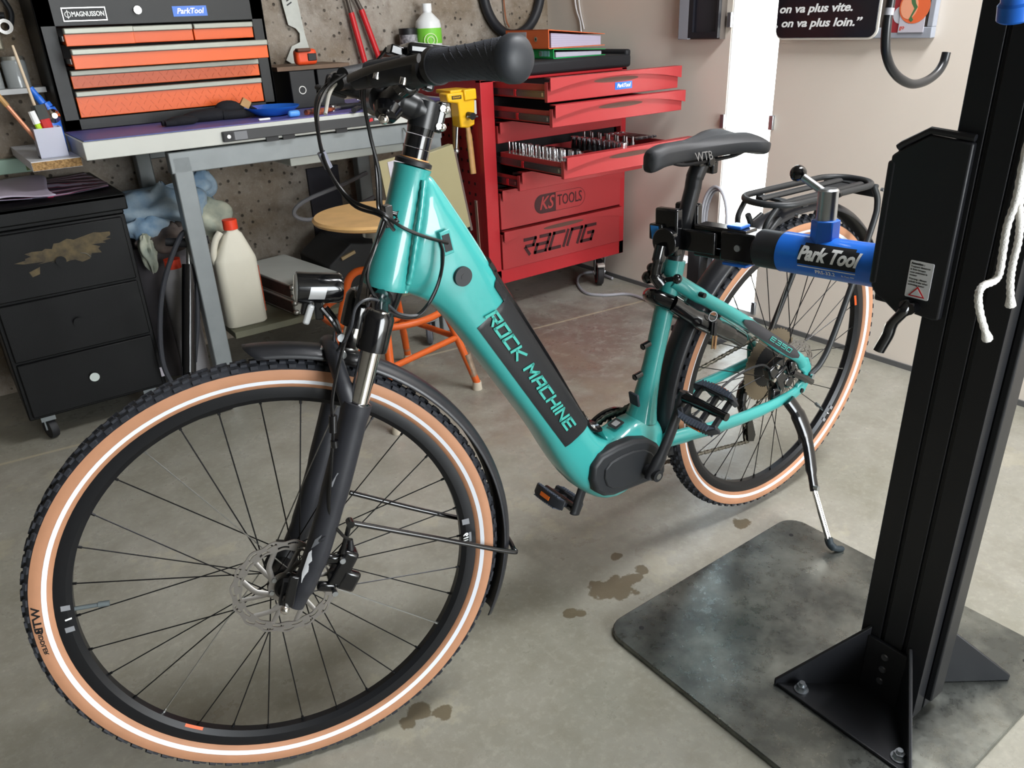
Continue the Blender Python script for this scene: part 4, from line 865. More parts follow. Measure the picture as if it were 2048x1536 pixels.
cs = [(QX0, QY0), (QX1, QY0), (QX1, QY1), (QX0, QY1)]
for k, (nx, ny) in enumerate(((0, -1), (1, 0), (0, 1), (-1, 0))): pr += side_(cs[k], cs[(k+1) % 4], nx, ny, 0)
post.prism(pr, .0125, 1.85, lambda u, v, d: (u, v, d)); post.build('post', anod, t, bevel=.0012)
MB().span((QX0+.03, QY0-.012, .04), (QX0+.07, QY0+.001, 1.85)).build('post_rail', anod, t, bevel=.003)
MB().span((QX1-.001, QY0+.028, .04), (QX1+.012, QY1-.028, 1.85)).build('post_rail', anod, t, bevel=.003)
# gussets: web on the post face, two splayed fins, bolted flange
def gusset(s):
    xf = QX0 if s < 0 else QX1; xo = xf+s*.118; y0, y1 = .345, .600
    f = lambda x, y, z: (x, y, z)
    g = MB()
    g.span((min(xf, xf+s*.007), .432, .0125), (max(xf, xf+s*.007), .502, .135))
    g.add([(xf, .43, .0125), (xo, y0, .0125), (xo, y1, .0125), (xf, .505, .0125), (xf, .43, .019), (xo, y0, .019), (xo, y1, .019), (xf, .505, .019)],
          [(0, 1, 2, 3), (7, 6, 5, 4), (0, 4, 5, 1), (1, 5, 6, 2), (2, 6, 7, 3), (3, 7, 4, 0)])
    for ya, yb_, d in ((.432, y0, -.005), (.502, y1, .005)):
        a = Vector((xf+s*.001, ya, .0125)); b_ = Vector((xo, yb_, .0125)); n_ = Vector((b_.y-a.y, a.x-b_.x, 0)).normalized()*.0032
        pts = [a, b_, b_+Vector((0, 0, .012)), a+Vector((0, 0, .140))]
        g.add([p-n_ for p in pts]+[p+n_ for p in pts], [(0, 1, 2, 3), (7, 6, 5, 4), (0, 4, 5, 1), (1, 5, 6, 2), (2, 6, 7, 3), (3, 7, 4, 0)])
    o = g.build('gusset', standblk, t, bevel=.0015)
    for y in (.375, .558):
        b = MB().cyl((xo-s*.020, y, .019), (xo-s*.020, y, .0215), .0125, n=22).build('washer', zinc, t)
        MB().cyl((xo-s*.020, y, .0215), (xo-s*.020, y, .031), .0088, n=6).cyl((xo-s*.020, y, .031), (xo-s*.020, y, .037), .005, n=12).build('nut', zinc, b)
    for z in (.055, .082, .109): MB().cyl((xf+s*.007, .467, z), (xf+s*.0095, .467, z), .0065, .0055, n=16).build('socket_screw', mat('dull_screw', (120, 122, 128), .35, .8), t)
gusset(-1); gusset(1)
# carriage, cam lever and warning sticker
KX = QX0-.012
kp = [(.490, .968), (.548, .974), (.584, .952), (.597, .942), (.597, .752), (.588, .740), (.572, .732), (.552, .719), (.545, .717), (.541, .726), (.500, .722), (.490, .724)]
MB().prism([(y, z) for y, z in kp], KX, KX+.012, lambda u, v, d: (d, u, v)).build('carriage_plate', standblk, t, bevel=.003)
MB().prism([(y, z) for y, z in kp], QX1, QX1+.012, lambda u, v, d: (d, u, v)).build('carriage_plate', standblk, t, bevel=.003)
MB().span((KX+.001, .528, .73), (QX1+.011, .590, .955)).build('carriage_body', standblk, t, bevel=.004)
MB().span((KX-.001, .588, .755), (QX1+.012, .601, .935)).build('arm_mount', standblk, t, bevel=.004)
MB().tube([(KX+.003, .590, .953), (KX+.003, .584, .958), (KX+.003, .548, .979), (KX+.003, .490, .974)], [.005]*4, 8).build('carriage_edge', standblk, t)
S_ = lambda yc, zc: (lambda a, b, d: Vector((KX-.0012-d, yc-a, zc+b)))
MB().prism(rr(.509, .543, .749, .803, .002, 3), KX-.0011, KX, lambda u, v, d: (d, u, v)).build('warning_sticker', mat('sticker_white', (226, 228, 232), .5), t)
lettering('Attention :', .0044, blackp, t, S_(.541, .799), align='LEFT', bold=.02)
for k, s in enumerate(('Toujours desserrer', 'le frein lorsque', 'vous actionnez le', 'moteur')): lettering(s, .0036, blackp, t, S_(.541, .7945-.0042*k), align='LEFT')
for k, s in enumerate(('Warning : Always', 'unlock brake when', 'activating motor')): lettering(s, .0036, blackp, t, S_(.541, .7765-.0042*k), align='LEFT')
MB().prism([(.526, .767), (.538, .7515), (.514, .7515)], KX-.0016, KX-.0010, lambda u, v, d: (d, u, v)).build('warning_triangle', mat('sticker_red', (206, 36, 44), .5), t)
MB().prism([(.526, .7635), (.5345, .7533), (.5175, .7533)], KX-.0020, KX-.0012, lambda u, v, d: (d, u, v)).build('warning_field', mat('sticker_white', (226, 228, 232), .5), t)
lettering('!', .0105, blackp, t, S_(.526, .7575), bold=.02)
lv = MB().tube(bez([(KX-.006, .530, .740), (KX-.016, .534, .728), (KX-.016, .546, .708), (KX-.017, .549, .690), (KX-.022, .556, .664)]), [.010]*8+[.0085]*8+[.009]*17, 12, flat=.75).build('cam_lever', gloss, t)
MB().cyl((KX-.016, .526, .736), (KX+.004, .526, .736), .0085, n=18).cyl((KX-.012, .536, .739), (KX+.002, .536, .739), .0075, n=18).build('cam_pivot', gloss, lv)
# blue arm
A0 = Vector((1.150, .599, .767)); A1 = Vector((1.116, 1.0, .752)); AD = (A1-A0).normalized()
LT = .775-.612
AR = .0335
au = (Vector((0, 0, 1))-AD*AD.z).normalized(); aw = au.cross(AD)
def arm(s, th, r): return A0+AD*s+(au*cos(th)+aw*sin(th))*r
e_ = A0+AD*.180
tb_ = MB().cyl(A0, e_, AR, n=48).build('arm_tube', blue, t)
MB().lathe([(AR+.0004, 0), (AR+.0004, .0), (.0325, .0), (.0325, .044), (.030, .048), (.0, .048)], e_, AD, 40).build('arm_collar', mat('collar_black', (36, 37, 40), .4), t, ang=25)
side_th = math.atan2(aw.dot(Vector((-.93, -.2, .35))), au.dot(Vector((-.93, -.2, .35))))
sgn = 1 if (arm(.1, side_th+.1, 1)-arm(.1, side_th, 1)).z < 0 else -1     # +v on the label points up
def lab(sc, dth=0.): return lambda a, b, d: arm(sc-a, side_th-sgn*((b/AR)+dth), AR+.0007+d*1.0)
MB().grid(16, 14, lambda u, v: lab(.088)((u-.5)*.098, (v-.5)*.036, 0), skip=lambda i, j: (i in (0, 15)) and j > 11).build('arm_label', blackp, t)
lettering('Park Tool', .0310, white, t, lab(.088, -.02), shear=.3, bold=.04, xs=.80, ext=.0003, cuts=16)
MB().grid(16, 2, lambda u, v: lab(.088)((u-.5)*.098, -.0215+(v-.5)*.0016, .0001)).build('label_rule', white, t)
lettering('PRS-33.2', .0095, white, t, lab(.090, -.86), bold=.01, ext=.0002, cuts=6); lettering('St. Paul, MN', .0042, white, t, lab(.052, -.86), ext=.0002)
# hex boss, chrome clutch and ball lever on the tube
hs = A0+AD*.112
hx_ = MB().cyl(hs+au*.024, hs+au*.062, .0225, n=6).build('hex_boss', blue, t, bevel=.002)
MB().cyl(hs+au*.062, hs+au*.108, .0158, n=32).cyl(hs+au*.108, hs+au*.111, .0158, .013, n=32).build('clutch_pin', zinc, t, ang=30)
ld = (AD*.80-aw*.05+au*.42).normalized(); p_ = hs+au*.100
MB().cyl(p_-ld*.0, p_+ld*.058, .0062, .0062, n=14).build('lever_rod', zinc, t); MB().sph(p_+ld*.064, .0135, 20, 12).build('lever_ball', gloss, t)
ms = (aw if arm(.1, 0, 1) is None else aw); MB().cyl(p_-AD*.010-aw*.017, p_-AD*.010-aw*.010, .005, n=14).build('lever_pin', blackp, t)
# clamp head
j0 = e_+AD*.048
def bxx(c, d, name, m, bv=.003, par=t): 
    R = Matrix((aw, AD, au)).transposed()
    return MB().box(c, d, R).build(name, m, par, bevel=bv)
bxx(j0+AD*.03, (.050, .07, .052), 'clamp_yoke', gloss)
bxx(j0+AD*.072-au*.024, (.036, .11, .010), 'clamp_link', gloss); bxx(j0+AD*.072+au*.024, (.036, .11, .010), 'clamp_link', gloss)
bxx(j0+AD*.045+au*.032, (.030, .030, .006), 'blue_washer', blue, .002); bxx(j0+AD*.040-au*.034, (.034, .05, .006), 'blue_washer', blue, .002)
MB().cyl(j0+AD*.028-aw*.028, j0+AD*.028+aw*.028, .006, n=12).build('clamp_pin', zinc, t)
# ---------------------------------------------------------------- bicycle (own frame: x forward, y left, z up, from the rear axle)
BO = Vector((1.4757, 1.0008, .3714))
bxv = Vector((-.9999, .0146, 0)).normalized(); byv = Vector((-.0146, -.9996, -.0246)); byv = (byv-bxv*byv.dot(bxv)).normalized(); bzv = bxv.cross(byv)
AXH = .357
def b2w(p): return BO+bxv*p[0]+byv*p[1]+bzv*p[2]
def bpx(px, py, yb=0.):                         # bicycle-frame point of the lengthwise plane y = yb seen at a pixel
    d = RGT*((px-1024)/FPX)+DWN*((py-768)/FPX)+FWD; c = Vector((0, 0, CAMH))
    t = ((BO-c).dot(byv)+yb)/d.dot(byv); q = c+d*t-BO; return Vector((q.dot(bxv), q.dot(byv), q.dot(bzv)))
HB = Vector((.980, 0, .414)); _ha = radians(69.9); SAX = Vector((-cos(_ha), 0, sin(_ha))); STEER = -.2715
_R = Matrix.Rotation(STEER, 3, SAX); SE1 = _R @ Vector((sin(_ha), 0, cos(_ha))); SE2 = _R @ Vector((0, 1, 0))
def TS(p): return HB+SE1*p[0]+SE2*p[1]+SAX*p[2]     # steering frame: forward, left, up along the steerer
def stpx(px, py, l=0.):
    d = RGT*((px-1024)/FPX)+DWN*((py-768)/FPX)+FWD; d = Vector((d.dot(bxv), d.dot(byv), d.dot(bzv)))
    q = Vector((0, 0, CAMH))-BO; c = Vector((q.dot(bxv), q.dot(byv), q.dot(bzv)))
    t = ((HB-c).dot(SE2)+l)/d.dot(SE2); r = c+d*t-HB; return Vector((r.dot(SE1), r.dot(SE2), r.dot(SAX)))
bike = bpy.data.objects.new('bicycle', None); COL.objects.link(bike); bike.empty_display_size = .1
tag(bike, 'turquoise step-through electric bicycle with tan sidewall tyres clamped in the repair stand', 'bicycle')
mw = Matrix((bxv, byv, bzv)).transposed().to_4x4(); mw.translation = BO-bzv*AXH
bike.matrix_world = mw; BIKESET.add('bicycle')
_att = attach
def attach(o, p):
    _att(o, p)
    if p is bike: o.location.z = AXH
B_ = bike
def part(mb, name, m, par=None, **k): return mb.build(name, m, par or bike, **k)

# ---- wheels
AXL = (.0593, 0., -.4785)
def wheel(name, T, front):
    def ring(prof, n=128): return MB(T).lathe([(r, y) for r, y in prof], (0, 0, 0), (0, 1, 0), n, closed=True)
    # lathe axis +y: height coordinate is y
    rim = part(ring([(.318, -.0125), (.318, -.0105), (.311, -.0095), (.306, 0), (.311, .0095), (.318, .0105), (.318, .0125), (.309, .0135), (.300, .0125), (.2925, .006), (.2925, -.006), (.300, -.0125), (.309, -.0135)]), name, rimm, ang=25)
    part(ring([(.3445, -.0205), (.349, -.0165), (.3525, -.009), (.3535, 0), (.3525, .009), (.349, .0165), (.3445, .0205), (.342, .0195), (.347, .009), (.348, 0), (.347, -.009), (.342, -.0195)]), 'tyre', rubber, rim, ang=60)
    for s in (-1, 1):
        part(ring([(.3155, s*.0105), (.3165, s*.0133), (.321, s*.0163), (.3232, s*.0176), (.3285, s*.0200), (.334, s*.0214), (.340, s*.0214), (.3448, s*.0206), (.343, s*.0190), (.336, s*.0195), (.320, s*.014)]), 'sidewall', tan, rim, ang=60)
        part(ring([(.3228, s*.0177), (.3290, s*.0206), (.3286, s*.0196), (.3234, s*.0166)]), 'reflective_stripe', refl, rim, ang=60)
    kn = MB(T); n = 84
    for i in range(n):
        for (dy, r, sx, sy, sz, ph, tilt) in ((.0176, .3480, .0120, .0065, .0065, 0, .95), (-.0176, .3480, .0120, .0065, .0065, 0, -.95), (.0105, .3530, .010, .005, .005, .5, .35), (-.0105, .3530, .010, .005, .005, .5, -.35), (.0035, .3545, .010, .005, .005, 0, .1), (-.0035, .3545, .010, .005, .005, .25, -.1)):
            a = 2*pi*(i+ph)/n
            R = Matrix.Rotation(-a, 3, 'Y') @ Matrix.Rotation(-tilt, 3, 'X')   # local z radial
            # radial direction at angle a in x-z plane
            c = Vector((sin(-a)*r, dy, cos(-a)*r)); c = Vector((-sin(a)*r, dy, cos(a)*r))
            kn.box(c, (sx, sy, sz), R, taper=.82)
    tag(part(kn, 'tread_knobs', rubber, rim, ang=20), kind='stuff')
    hubm = mat('hub_black', (26, 27, 29), .35, .3)
    w = .030 if front else .027
    hub = part(MB(T).lathe([(.0, -.046), (.010, -.046), (.010, -w-.004), (.026, -w-.003), (.027, -w), (.016, -w+.006), (.015, w-.006), (.027, w), (.026, w+.003), (.012, w+.004), (.010, .05), (.0, .05)], (0, 0, 0), (0, 1, 0), 28), 'hub', hubm, rim)
    for k in range(32):
        s = 1 if k % 2 else -1; a = 2*pi*(k+.5)/32; j = k//2; d = (1 if j % 2 else -1)
        ah = a+d*1.05; rh = .0235
        p0 = Vector((-sin(ah)*rh, s*w, cos(ah)*rh)); p1 = Vector((-sin(a)*.300, s*.002, cos(a)*.300)); q = p0.lerp(p1, .955)
        sm = spokem if k % 9 else silver
        part(MB(T).cyl(p0, q, .00105, n=6).cyl(q, p1, .0021, .0023, n=6), 'spoke', sm, rim)
    # brake rotor
    yr = .0385; R0 = .080; na = 180
    rot = MB(T)
    def rpt(a, r, d): return Vector((-sin(a)*r, yr+d, cos(a)*r))
    rs = [.0640, .0672, .0704, .0736, .0768, .0800]
    def wav(a, r): return r + .0018*cos(15*a)*(1 if r > .072 else -.6)
    def keep(i, j):
        ph = i % 12
        if j in (1,): return not (2 <= ph <= 8)
        if j in (3,): return not ((ph+5) % 12 in (1, 2, 3, 4, 5, 6))
        return True
    vs = []; 
    for d in (-.0009, .0009):
        for i in range(na):
            for r in rs: vs.append(rpt(2*pi*i/na, wav(2*pi*i/na, r), d))
    nr = len(rs); off = na*nr; fs = []
    idx = lambda i, j, t: t*off+(i % na)*nr+j
    for i in range(na):
        for j in range(nr-1):
            if not keep(i, j): continue
            fs.append((idx(i, j, 0), idx(i+1, j, 0), idx(i+1, j+1, 0), idx(i, j+1, 0))); fs.append((idx(i, j, 1), idx(i, j+1, 1), idx(i+1, j+1, 1), idx(i+1, j, 1)))
            if j == 0 or not keep(i, j-1): fs.append((idx(i, j, 0), idx(i, j, 1), idx(i+1, j, 1), idx(i+1, j, 0)))
            if j == nr-2 or not keep(i, j+1): fs.append((idx(i, j+1, 0), idx(i+1, j+1, 0), idx(i+1, j+1, 1), idx(i, j+1, 1)))
            if not keep(i-1, j): fs.append((idx(i, j, 0), idx(i, j+1, 0), idx(i, j+1, 1), idx(i, j, 1)))
            if not keep(i+1, j): fs.append((idx(i+1, j, 0), idx(i+1, j, 1), idx(i+1, j+1, 1), idx(i+1, j+1, 0)))
    rot.add(vs, fs)
    for k in range(6):                                              # slanted forked arms
        a = 2*pi*k/6
        for da, w0, w1 in ((.62, .0052, .0042), (.12, .0042, .0036)):
            p = [rpt(a-.18 if da > .3 else a-.05, .0225, 0), rpt(a+da*.45, .044, 0), rpt(a+da, .0652, 0)]
            rot.tube(bez(p, 4), [w0]*4+[w1]*5, 8, flat=.16, up=(SE1 if False else (p[0]-p[1]).cross(Vector((0, 1, 0)))))
    rot.lathe([(.017, yr-.0009), (.026, yr-.0009), (.026, yr+.0009), (.017, yr+.0009)], (0, 0, 0), (0, 1, 0), 40, closed=True)
    ro = part(rot, 'brake_rotor', mat('rotor_steel', (150, 146, 142), .38, .85), rim)
    sc = MB(T)
    for k in range(6): sc.cyl(rpt(2*pi*k/6, .022, .0005), rpt(2*pi*k/6, .022, .003), .0042, .0036, n=12)
    part(sc, 'rotor_bolts', zinc, rim)
    part(MB(T).lathe([(.0, yr), (.017, yr), (.017, yr+.006), (.013, yr+.010), (.0, yr+.010)], (0, 0, 0), (0, 1, 0), 24), 'hub_cap', hubm, rim)
    return rim
def TF(p): return TS((AXL[0]+p[0], p[1], AXL[2]+p[2]))
fw = wheel('front_wheel', TF, True); rw_ = wheel('rear_wheel', None, False)
def wheel_decal(T, par, a0, deg):                                     # grey bars + black field + text on the rim side
    f = lambda u, v, d: T_(T, Vector((-sin(a0+u)*v, .0128+d, cos(a0+u)*v)))
    return f
def T_(T, p): return T(p) if T else p
grey_d = mat('decal_grey', (128, 130, 134), .5)
def arc_patch(T, par, a, da, r0, r1, y0, y1, m, name):
    part(MB(T).grid(10, 1, lambda u, v: Vector((-sin(a+da*(u-.5))*(r0+(r1-r0)*v), y0+(y1-y0)*v, cos(a+da*(u-.5))*(r0+(r1-r0)*v)))), name, m, par)
def aim(px, py, T):                                                   # wheel angle of a spot on the rim side
    if T: s = stpx(px, py, .013); x, z = s.x-AXL[0], s.z-AXL[2]
    else: s = bpx(px, py, .013); x, z = s.x, s.z
    return math.atan2(-x, z)
for T, par, px, py, txt in ((TF, fw, 945, 1072, 'i19'), (TF, fw, 125, 1240, 'i'), (None, rw_, 1650, 822, 'i')):
    a = aim(px, py, T)
    if txt == 'i19':
        arc_patch(T, par, a-.10*(1), .035, .2955, .3075, .0124, .0137, grey_d, 'rim_decal')
        for c_, k in (('i19', 0),):
            lettering(txt, .0125, white, par, lambda u, v, d, T=T, a=a: T_(T, Vector((-sin(a-(u/.3))*(.2985+v*.95), .0129+d+v*.08, cos(a-(u/.3))*(.2985+v*.95)))), bold=.03, shear=.2)
        arc_patch(T, par, a, .06, .3045, .3085, .01355, .0138, grey_d, 'rim_decal')
    else:
        for s in (-1, 1): arc_patch(T, par, a+s*.060, .028, .2955, .3075, .0124, .0137, grey_d, 'rim_decal')
        lettering('i', .013, white, par, lambda u, v, d, T=T, a=a: T_(T, Vector((-sin(a-(u/.3))*(.300+v*.95), .0131+d, cos(a-(u/.3))*(.300+v*.95)))), bold=.05, shear=.2)
for T, par, px, py in ((TF, fw, 392, 1452), (None, rw_, 1711, 605)):
    a = aim(px, py, T); arc_patch(T, par, a, .10, .2922, .2960, .0065, .0095, mat('orange_decal', (222, 92, 34), .5), 'rim_sticker')
a = aim(92, 1255, TF)
for s_, da, sz in (('WTB', .055, .016), ('RIDDLER', -.055, .0085)):
    lettering(s_, sz, blackp, fw, lambda u, v, d, a=a, da=da: TF(Vector((-sin(a+da-(u/.336))*(.3365+v*.9), .02155+d, cos(a+da-(u/.336))*(.3365+v*.9)))), bold=.02, xs=1.25)
def valve(T, par, px, py):
    a = aim(px, py, T); f = lambda r: Vector((-sin(a)*r, 0, cos(a)*r))
    part(MB(T).cyl(f(.294), f(.262), .0032, n=10).cyl(f(.262), f(.247), .0046, .004, n=10), 'valve', mat('valve_grey', (90, 98, 100), .5), par)
valve(TF, fw, 145, 1228); valve(None, rw_, 1645, 815)

# ---- fork
def leg(s, name):
    m = MB(TS)
    m.tube(bez([(.020, s*.066, -.158), (.021, s*.066, -.185), (.024, s*.066, -.30), (.030, s*.066, -.40), (.038, s*.065, -.455), (.046, s*.064, -.492)], 5), [.0215]*5+[.0205]*6+[.019]*6+[.0175]*5+[.015]*4, 20)
    return m
lL = leg(1, 'l'); 
lL.box((.052, .060, -.474), (.034, .012, .040)); forkL = part(lL, 'fork_leg', satin, ang=60)
lR = leg(-1, 'r'); lR.box((.052, -.058, -.474), (.034, .012, .040)); part(lR, 'fork_leg', satin, ang=60)
part(MB(TS).tube(bez([(.024, .066, -.175), (.045, .060, -.135), (.060, .036, -.105), (.064, 0, -.095), (.060, -.036, -.105), (.045, -.060, -.135), (.024, -.066, -.175)]), [.013]*8+[.0115]*33+[.013]*8, 12, flat=.8), 'fork_arch', satin)
for s in (1, -1):
    st = part(MB(TS).cyl((.019, s*.066, -.20), (.017, s*.066, -.02), .0146, n=28), 'stanchion', chrome)
    part(MB(TS).lathe([(.0, .0), (.022, .0), (.0225, .006), (.0225, .048), (.018, .056), (.0, .058)], (.0175, s*.066, -.078), (0, 0, 1), 26), 'stanchion_crown', gloss, st, ang=30)
    part(MB(TS).lathe([(.0150, 0), (.0185, 0), (.0195, .008), (.0150, .011)], (.019, s*.066, -.168), (0, 0, 1), 24, closed=True), 'dust_seal', gloss, st)
part(MB(TS).tube(bez([(.0175, .068, -.035), (.014, .04, -.022), (.004, 0, -.014), (.014, -.04, -.022), (.0175, -.068, -.035)]), [.020]*8+[.022]*17+[.020]*8, 14, flat=.8), 'fork_crown', gloss)
part(MB(TS).cyl((0, 0, -.03), (0, 0, .003), .0235, .028, n=30), 'crown_race', gloss)
# silver blade decal and dark chip text on the outer face of the left leg
def legf(u, v, d):                                  # u around the leg, v along it (from the dropout up)
    k = (v+.49)/.30; r = .0155+.0055*min(1, max(0, k)); fx = .040-.018*min(1, max(0, k*1.1)); a = u/.02
    return TS((fx+sin(a)*(r+d)*-1, .0655+cos(a)*(r+d), v))
def dpatch(poly, m, name, par):
    mb = MB(); n = len(poly); us = [p[0] for p in poly]; N_ = 10
    # strip between two long edges: poly = left edge points then right edge points (same count)
    h = n//2; L_, R__ = poly[:h], poly[h:][::-1]
    mb.grid(h-1, N_, lambda s, t: (lambda i: legf(L_[i][0]+(R__[i][0]-L_[i][0])*t, L_[i][1]+(R__[i][1]-L_[i][1])*t, .0009))(min(h-1, int(round(s*(h-1))))))
    return part(mb, name, m, par)
dpatch([(-.016, -.430), (-.014, -.395), (.006, -.368), (.034, -.335), (.034, -.358), (.026, -.392), (.010, -.425), (-.012, -.446)], mat('silver_print', (206, 208, 212), .35, .4), 'blade_decal', forkL)
dpatch([(-.012, -.388), (-.010, -.372), (.036, -.318), (.036, -.330)], mat('grey_print', (88, 90, 94), .4), 'blade_decal', forkL)
lettering('CH18', .012, blackp, forkL, lambda u, v, d: legf(.012+u*1.1, -.362+v+u*.75, .0018+d), bold=.01)
dpatch([(-.010, -.285), (-.010, -.280), (-.006, -.262), (-.004, -.262), (-.006, -.268), (-.007, -.285)], grey_d, 'pinstripe', forkL)
# axle lever at the dropout and caliper
part(MB(TS).box((.058, .078, -.462), (.015, .006, .052)).cyl((.0593, .058, -.4785), (.0593, .080, -.4785), .008, n=16), 'axle_lever', gloss, bevel=.002)
part(MB(TS).sph((.063, .083, -.490), .007), 'axle_nut', chrome)
cal = part(MB(TS).box((-.018, .047, -.432), (.026, .030, .062), Matrix.Rotation(-.25, 3, 'Y')).box((-.030, .056, -.452), (.030, .014, .034), Matrix.Rotation(-.25, 3, 'Y')).box((.0, .05, -.420), (.03, .012, .016)).box((.0, .05, -.468), (.03, .012, .016)), 'brake_caliper', gloss, bevel=.005)
for z in (-.415, -.472): part(MB(TS).cyl((-.012, .058, z), (-.012, .066, z), .0045, n=10), 'caliper_bolt', zinc, cal)
part(MB(TS).cyl((-.024, .05, -.402), (-.020, .05, -.385), .006, .004, n=10), 'hose_fitting', blackp, cal)

# ---- mudguards
def guard(T, a0, a1, R, w, name, m, n=60, cut=0.):
    def f(u, v):
        a = a0+(a1-a0)*u; t = (v-.5)*2; r = R-.016*abs(t)**2.6; y = w*t
        if cut: a = a+(cut*abs(t)**3 if u < .5 else 0)*(1-u*2 if u < .5 else 0)
        return Vector((cos(a)*r, y, sin(a)*r))
    return part(MB(T).grid(n, 12, f), name, m, ang=60, solid=.0016)
guardm = mat('mudguard_black', (30, 31, 35), .38, 0, .1)
fgd = guard(TF, radians(71), radians(188), .3785, .0275, 'front_mudguard', guardm, cut=.05)
rgd = guard(None, radians(-14), radians(146), .388, .0275, 'rear_mudguard', guardm)
# front stay: one bent rod down both sides and round the guard
sr = [Vector((.0, .060, -.40)), Vector((-.002, .060, -.396))]
e0 = stpx(700, 1045, .058); e1_ = stpx(1018, 1103, .036); e2_ = stpx(1028, 1104, .02); e3_ = stpx(700, 985, -.052)
part(MB(TS).tube(bez([e0, e0.lerp(e1_, .5), e1_, (e1_.x-.012, .026, e1_.z+.001), (e1_.x-.013, -.02, e1_.z+.004), (e1_.x-.004, -.040, e1_.z+.008), (e3_.x*.5+e1_.x*.5, -.050, e3_.z*.5+e1_.z*.5), e3_], 8), .0042, 10), 'mudguard_stay', gloss, fgd)
part(MB(TS).tube([(-.01, .058, -.405), e0], .004, 8).cyl(e0-Vector((0, .006, 0)), e0+Vector((0, .008, 0)), .006, n=12), 'stay_bolt', gloss, fgd)
part(MB(TS).box((.05, 0, -.105), (.05, .024, .006)), 'mudguard_bracket', silver, fgd)

# ---- headlight on its bracket
hl = part(MB(TS).lathe([(.0, 0), (.019, .0), (.0215, .006), (.0222, .045), (.0228, .060), (.0228, .063), (.0, .063)], (.062, 0, -.012), Vector((1, 0, -.19)), 30), 'headlight', gloss, ang=30)
part(MB(TS).lathe([(.0, .0635), (.021, .0635), (.018, .066), (.0, .067)], (.062, 0, -.012), Vector((1, 0, -.19)), 30), 'lens', mat('lens_clear', (210, 214, 216), .08), hl)
part(MB(TS).grid(6, 4, lambda u, v: Vector((.086+.022*u, 0, -.0165-.0042*u))+Vector((0, cos((v-.5)*.85-.18)*.0226, sin((v-.5)*.85-.18)*.0226))), 'rating_label', mat('label_silver', (186, 188, 190), .4, .5), hl)
part(MB(TS).box((.088, 0, -.048), (.012, .014, .030), Matrix.Rotation(.25, 3, 'Y')).box((.105, .0, -.047), (.014, .012, .026)), 'lamp_foot', gloss, hl, bevel=.002)
part(MB(TS).box((.102, .008, -.057), (.010, .008, .030), Matrix.Rotation(-.1, 3, 'Y')), 'reflector', mat('clear_reflector', (206, 208, 210), .2, .4), hl, bevel=.003)
part(MB(TS).tube(bez([(.086, .006, -.045), (.066, .010, -.062), (.050, .012, -.082), (.046, .010, -.104)]), .0038, 8).tube(bez([(.078, -.006, -.045), (.060, -.006, -.062), (.048, -.006, -.084)]), .0038, 8), 'lamp_bracket', gloss, hl)
part(MB(TS).cyl((.052, .010, -.080), (.052, .022, -.080), .006, n=12).cyl((.046, .012, -.104), (.046, .026, -.104), .006, n=12).cyl((.072, .0, -.105), (.072, .015, -.105), .006, n=12), 'bracket_bolts', zinc, hl)

# ---- stem, bar, controls
part(MB(TS).cyl((0, 0, .186), (0, 0, .203), .0185, n=30).cyl((0, 0, .204), (0, 0, .221), .0185, n=30).cyl((0, 0, .222), (0, 0, .236), .0185, .020, n=30), 'headset_spacers', gloss)
part(MB(TS).lathe([(.0, .180), (.0265, .180), (.0265, .186), (.021, .1885), (.0, .1885)], (0, 0, 0), (0, 0, 1), 30), 'headset_cover', blackp)
part(MB(TS).lathe([(.0185, .1885), (.0205, .1885), (.0205, .1900), (.0185, .1900)], (0, 0, 0), (0, 0, 1), 30, closed=True), 'copper_ring', mat('copper_shim', (206, 150, 96), .4, .3))
stem = part(MB(TS).cyl((0, 0, .232), (0, 0, .268), .0205, .0205, n=26).tube(bez([(-.004, 0, .252), (.016, 0, .256), (.04, 0, .258), (.062, 0, .252)]), [.0205]*8+[.0195]*8+[.0185]*9, 18).cyl((.0635, -.028, .252), (.0635, .028, .252), .0215, n=26), 'stem', mat('stem_black', (24, 25, 27), .32), ang=40)
part(MB(TS).box((-.021, 0, .252), (.014, .024, .042)), 'steerer_clamp', gloss, stem, bevel=.004)
for z in (.240, .264): part(MB(TS).cyl((-.020, -.016, z), (-.020, .016, z), .0042, n=10).sph((-.026, .011, z), .006), 'clamp_bolt', chrome, stem)
bar_c = [(-.004, .318, .3115), (.010, .285, .309), (.030, .225, .302), (.047, .17, .294), (.058, .12, .278), (.063, .065, .257), (.0635, 0, .252)]
bar = bez(bar_c+[(x, -y, z) for x, y, z in bar_c[-2::-1]], 6)
hbar = part(MB(TS).tube(bar, .0112, 16), 'handlebar', mat('bar_black', (22, 23, 25), .35))
gripm = mat('grip_rubber', (66, 69, 77), .75, bump=.5, bscale=900)
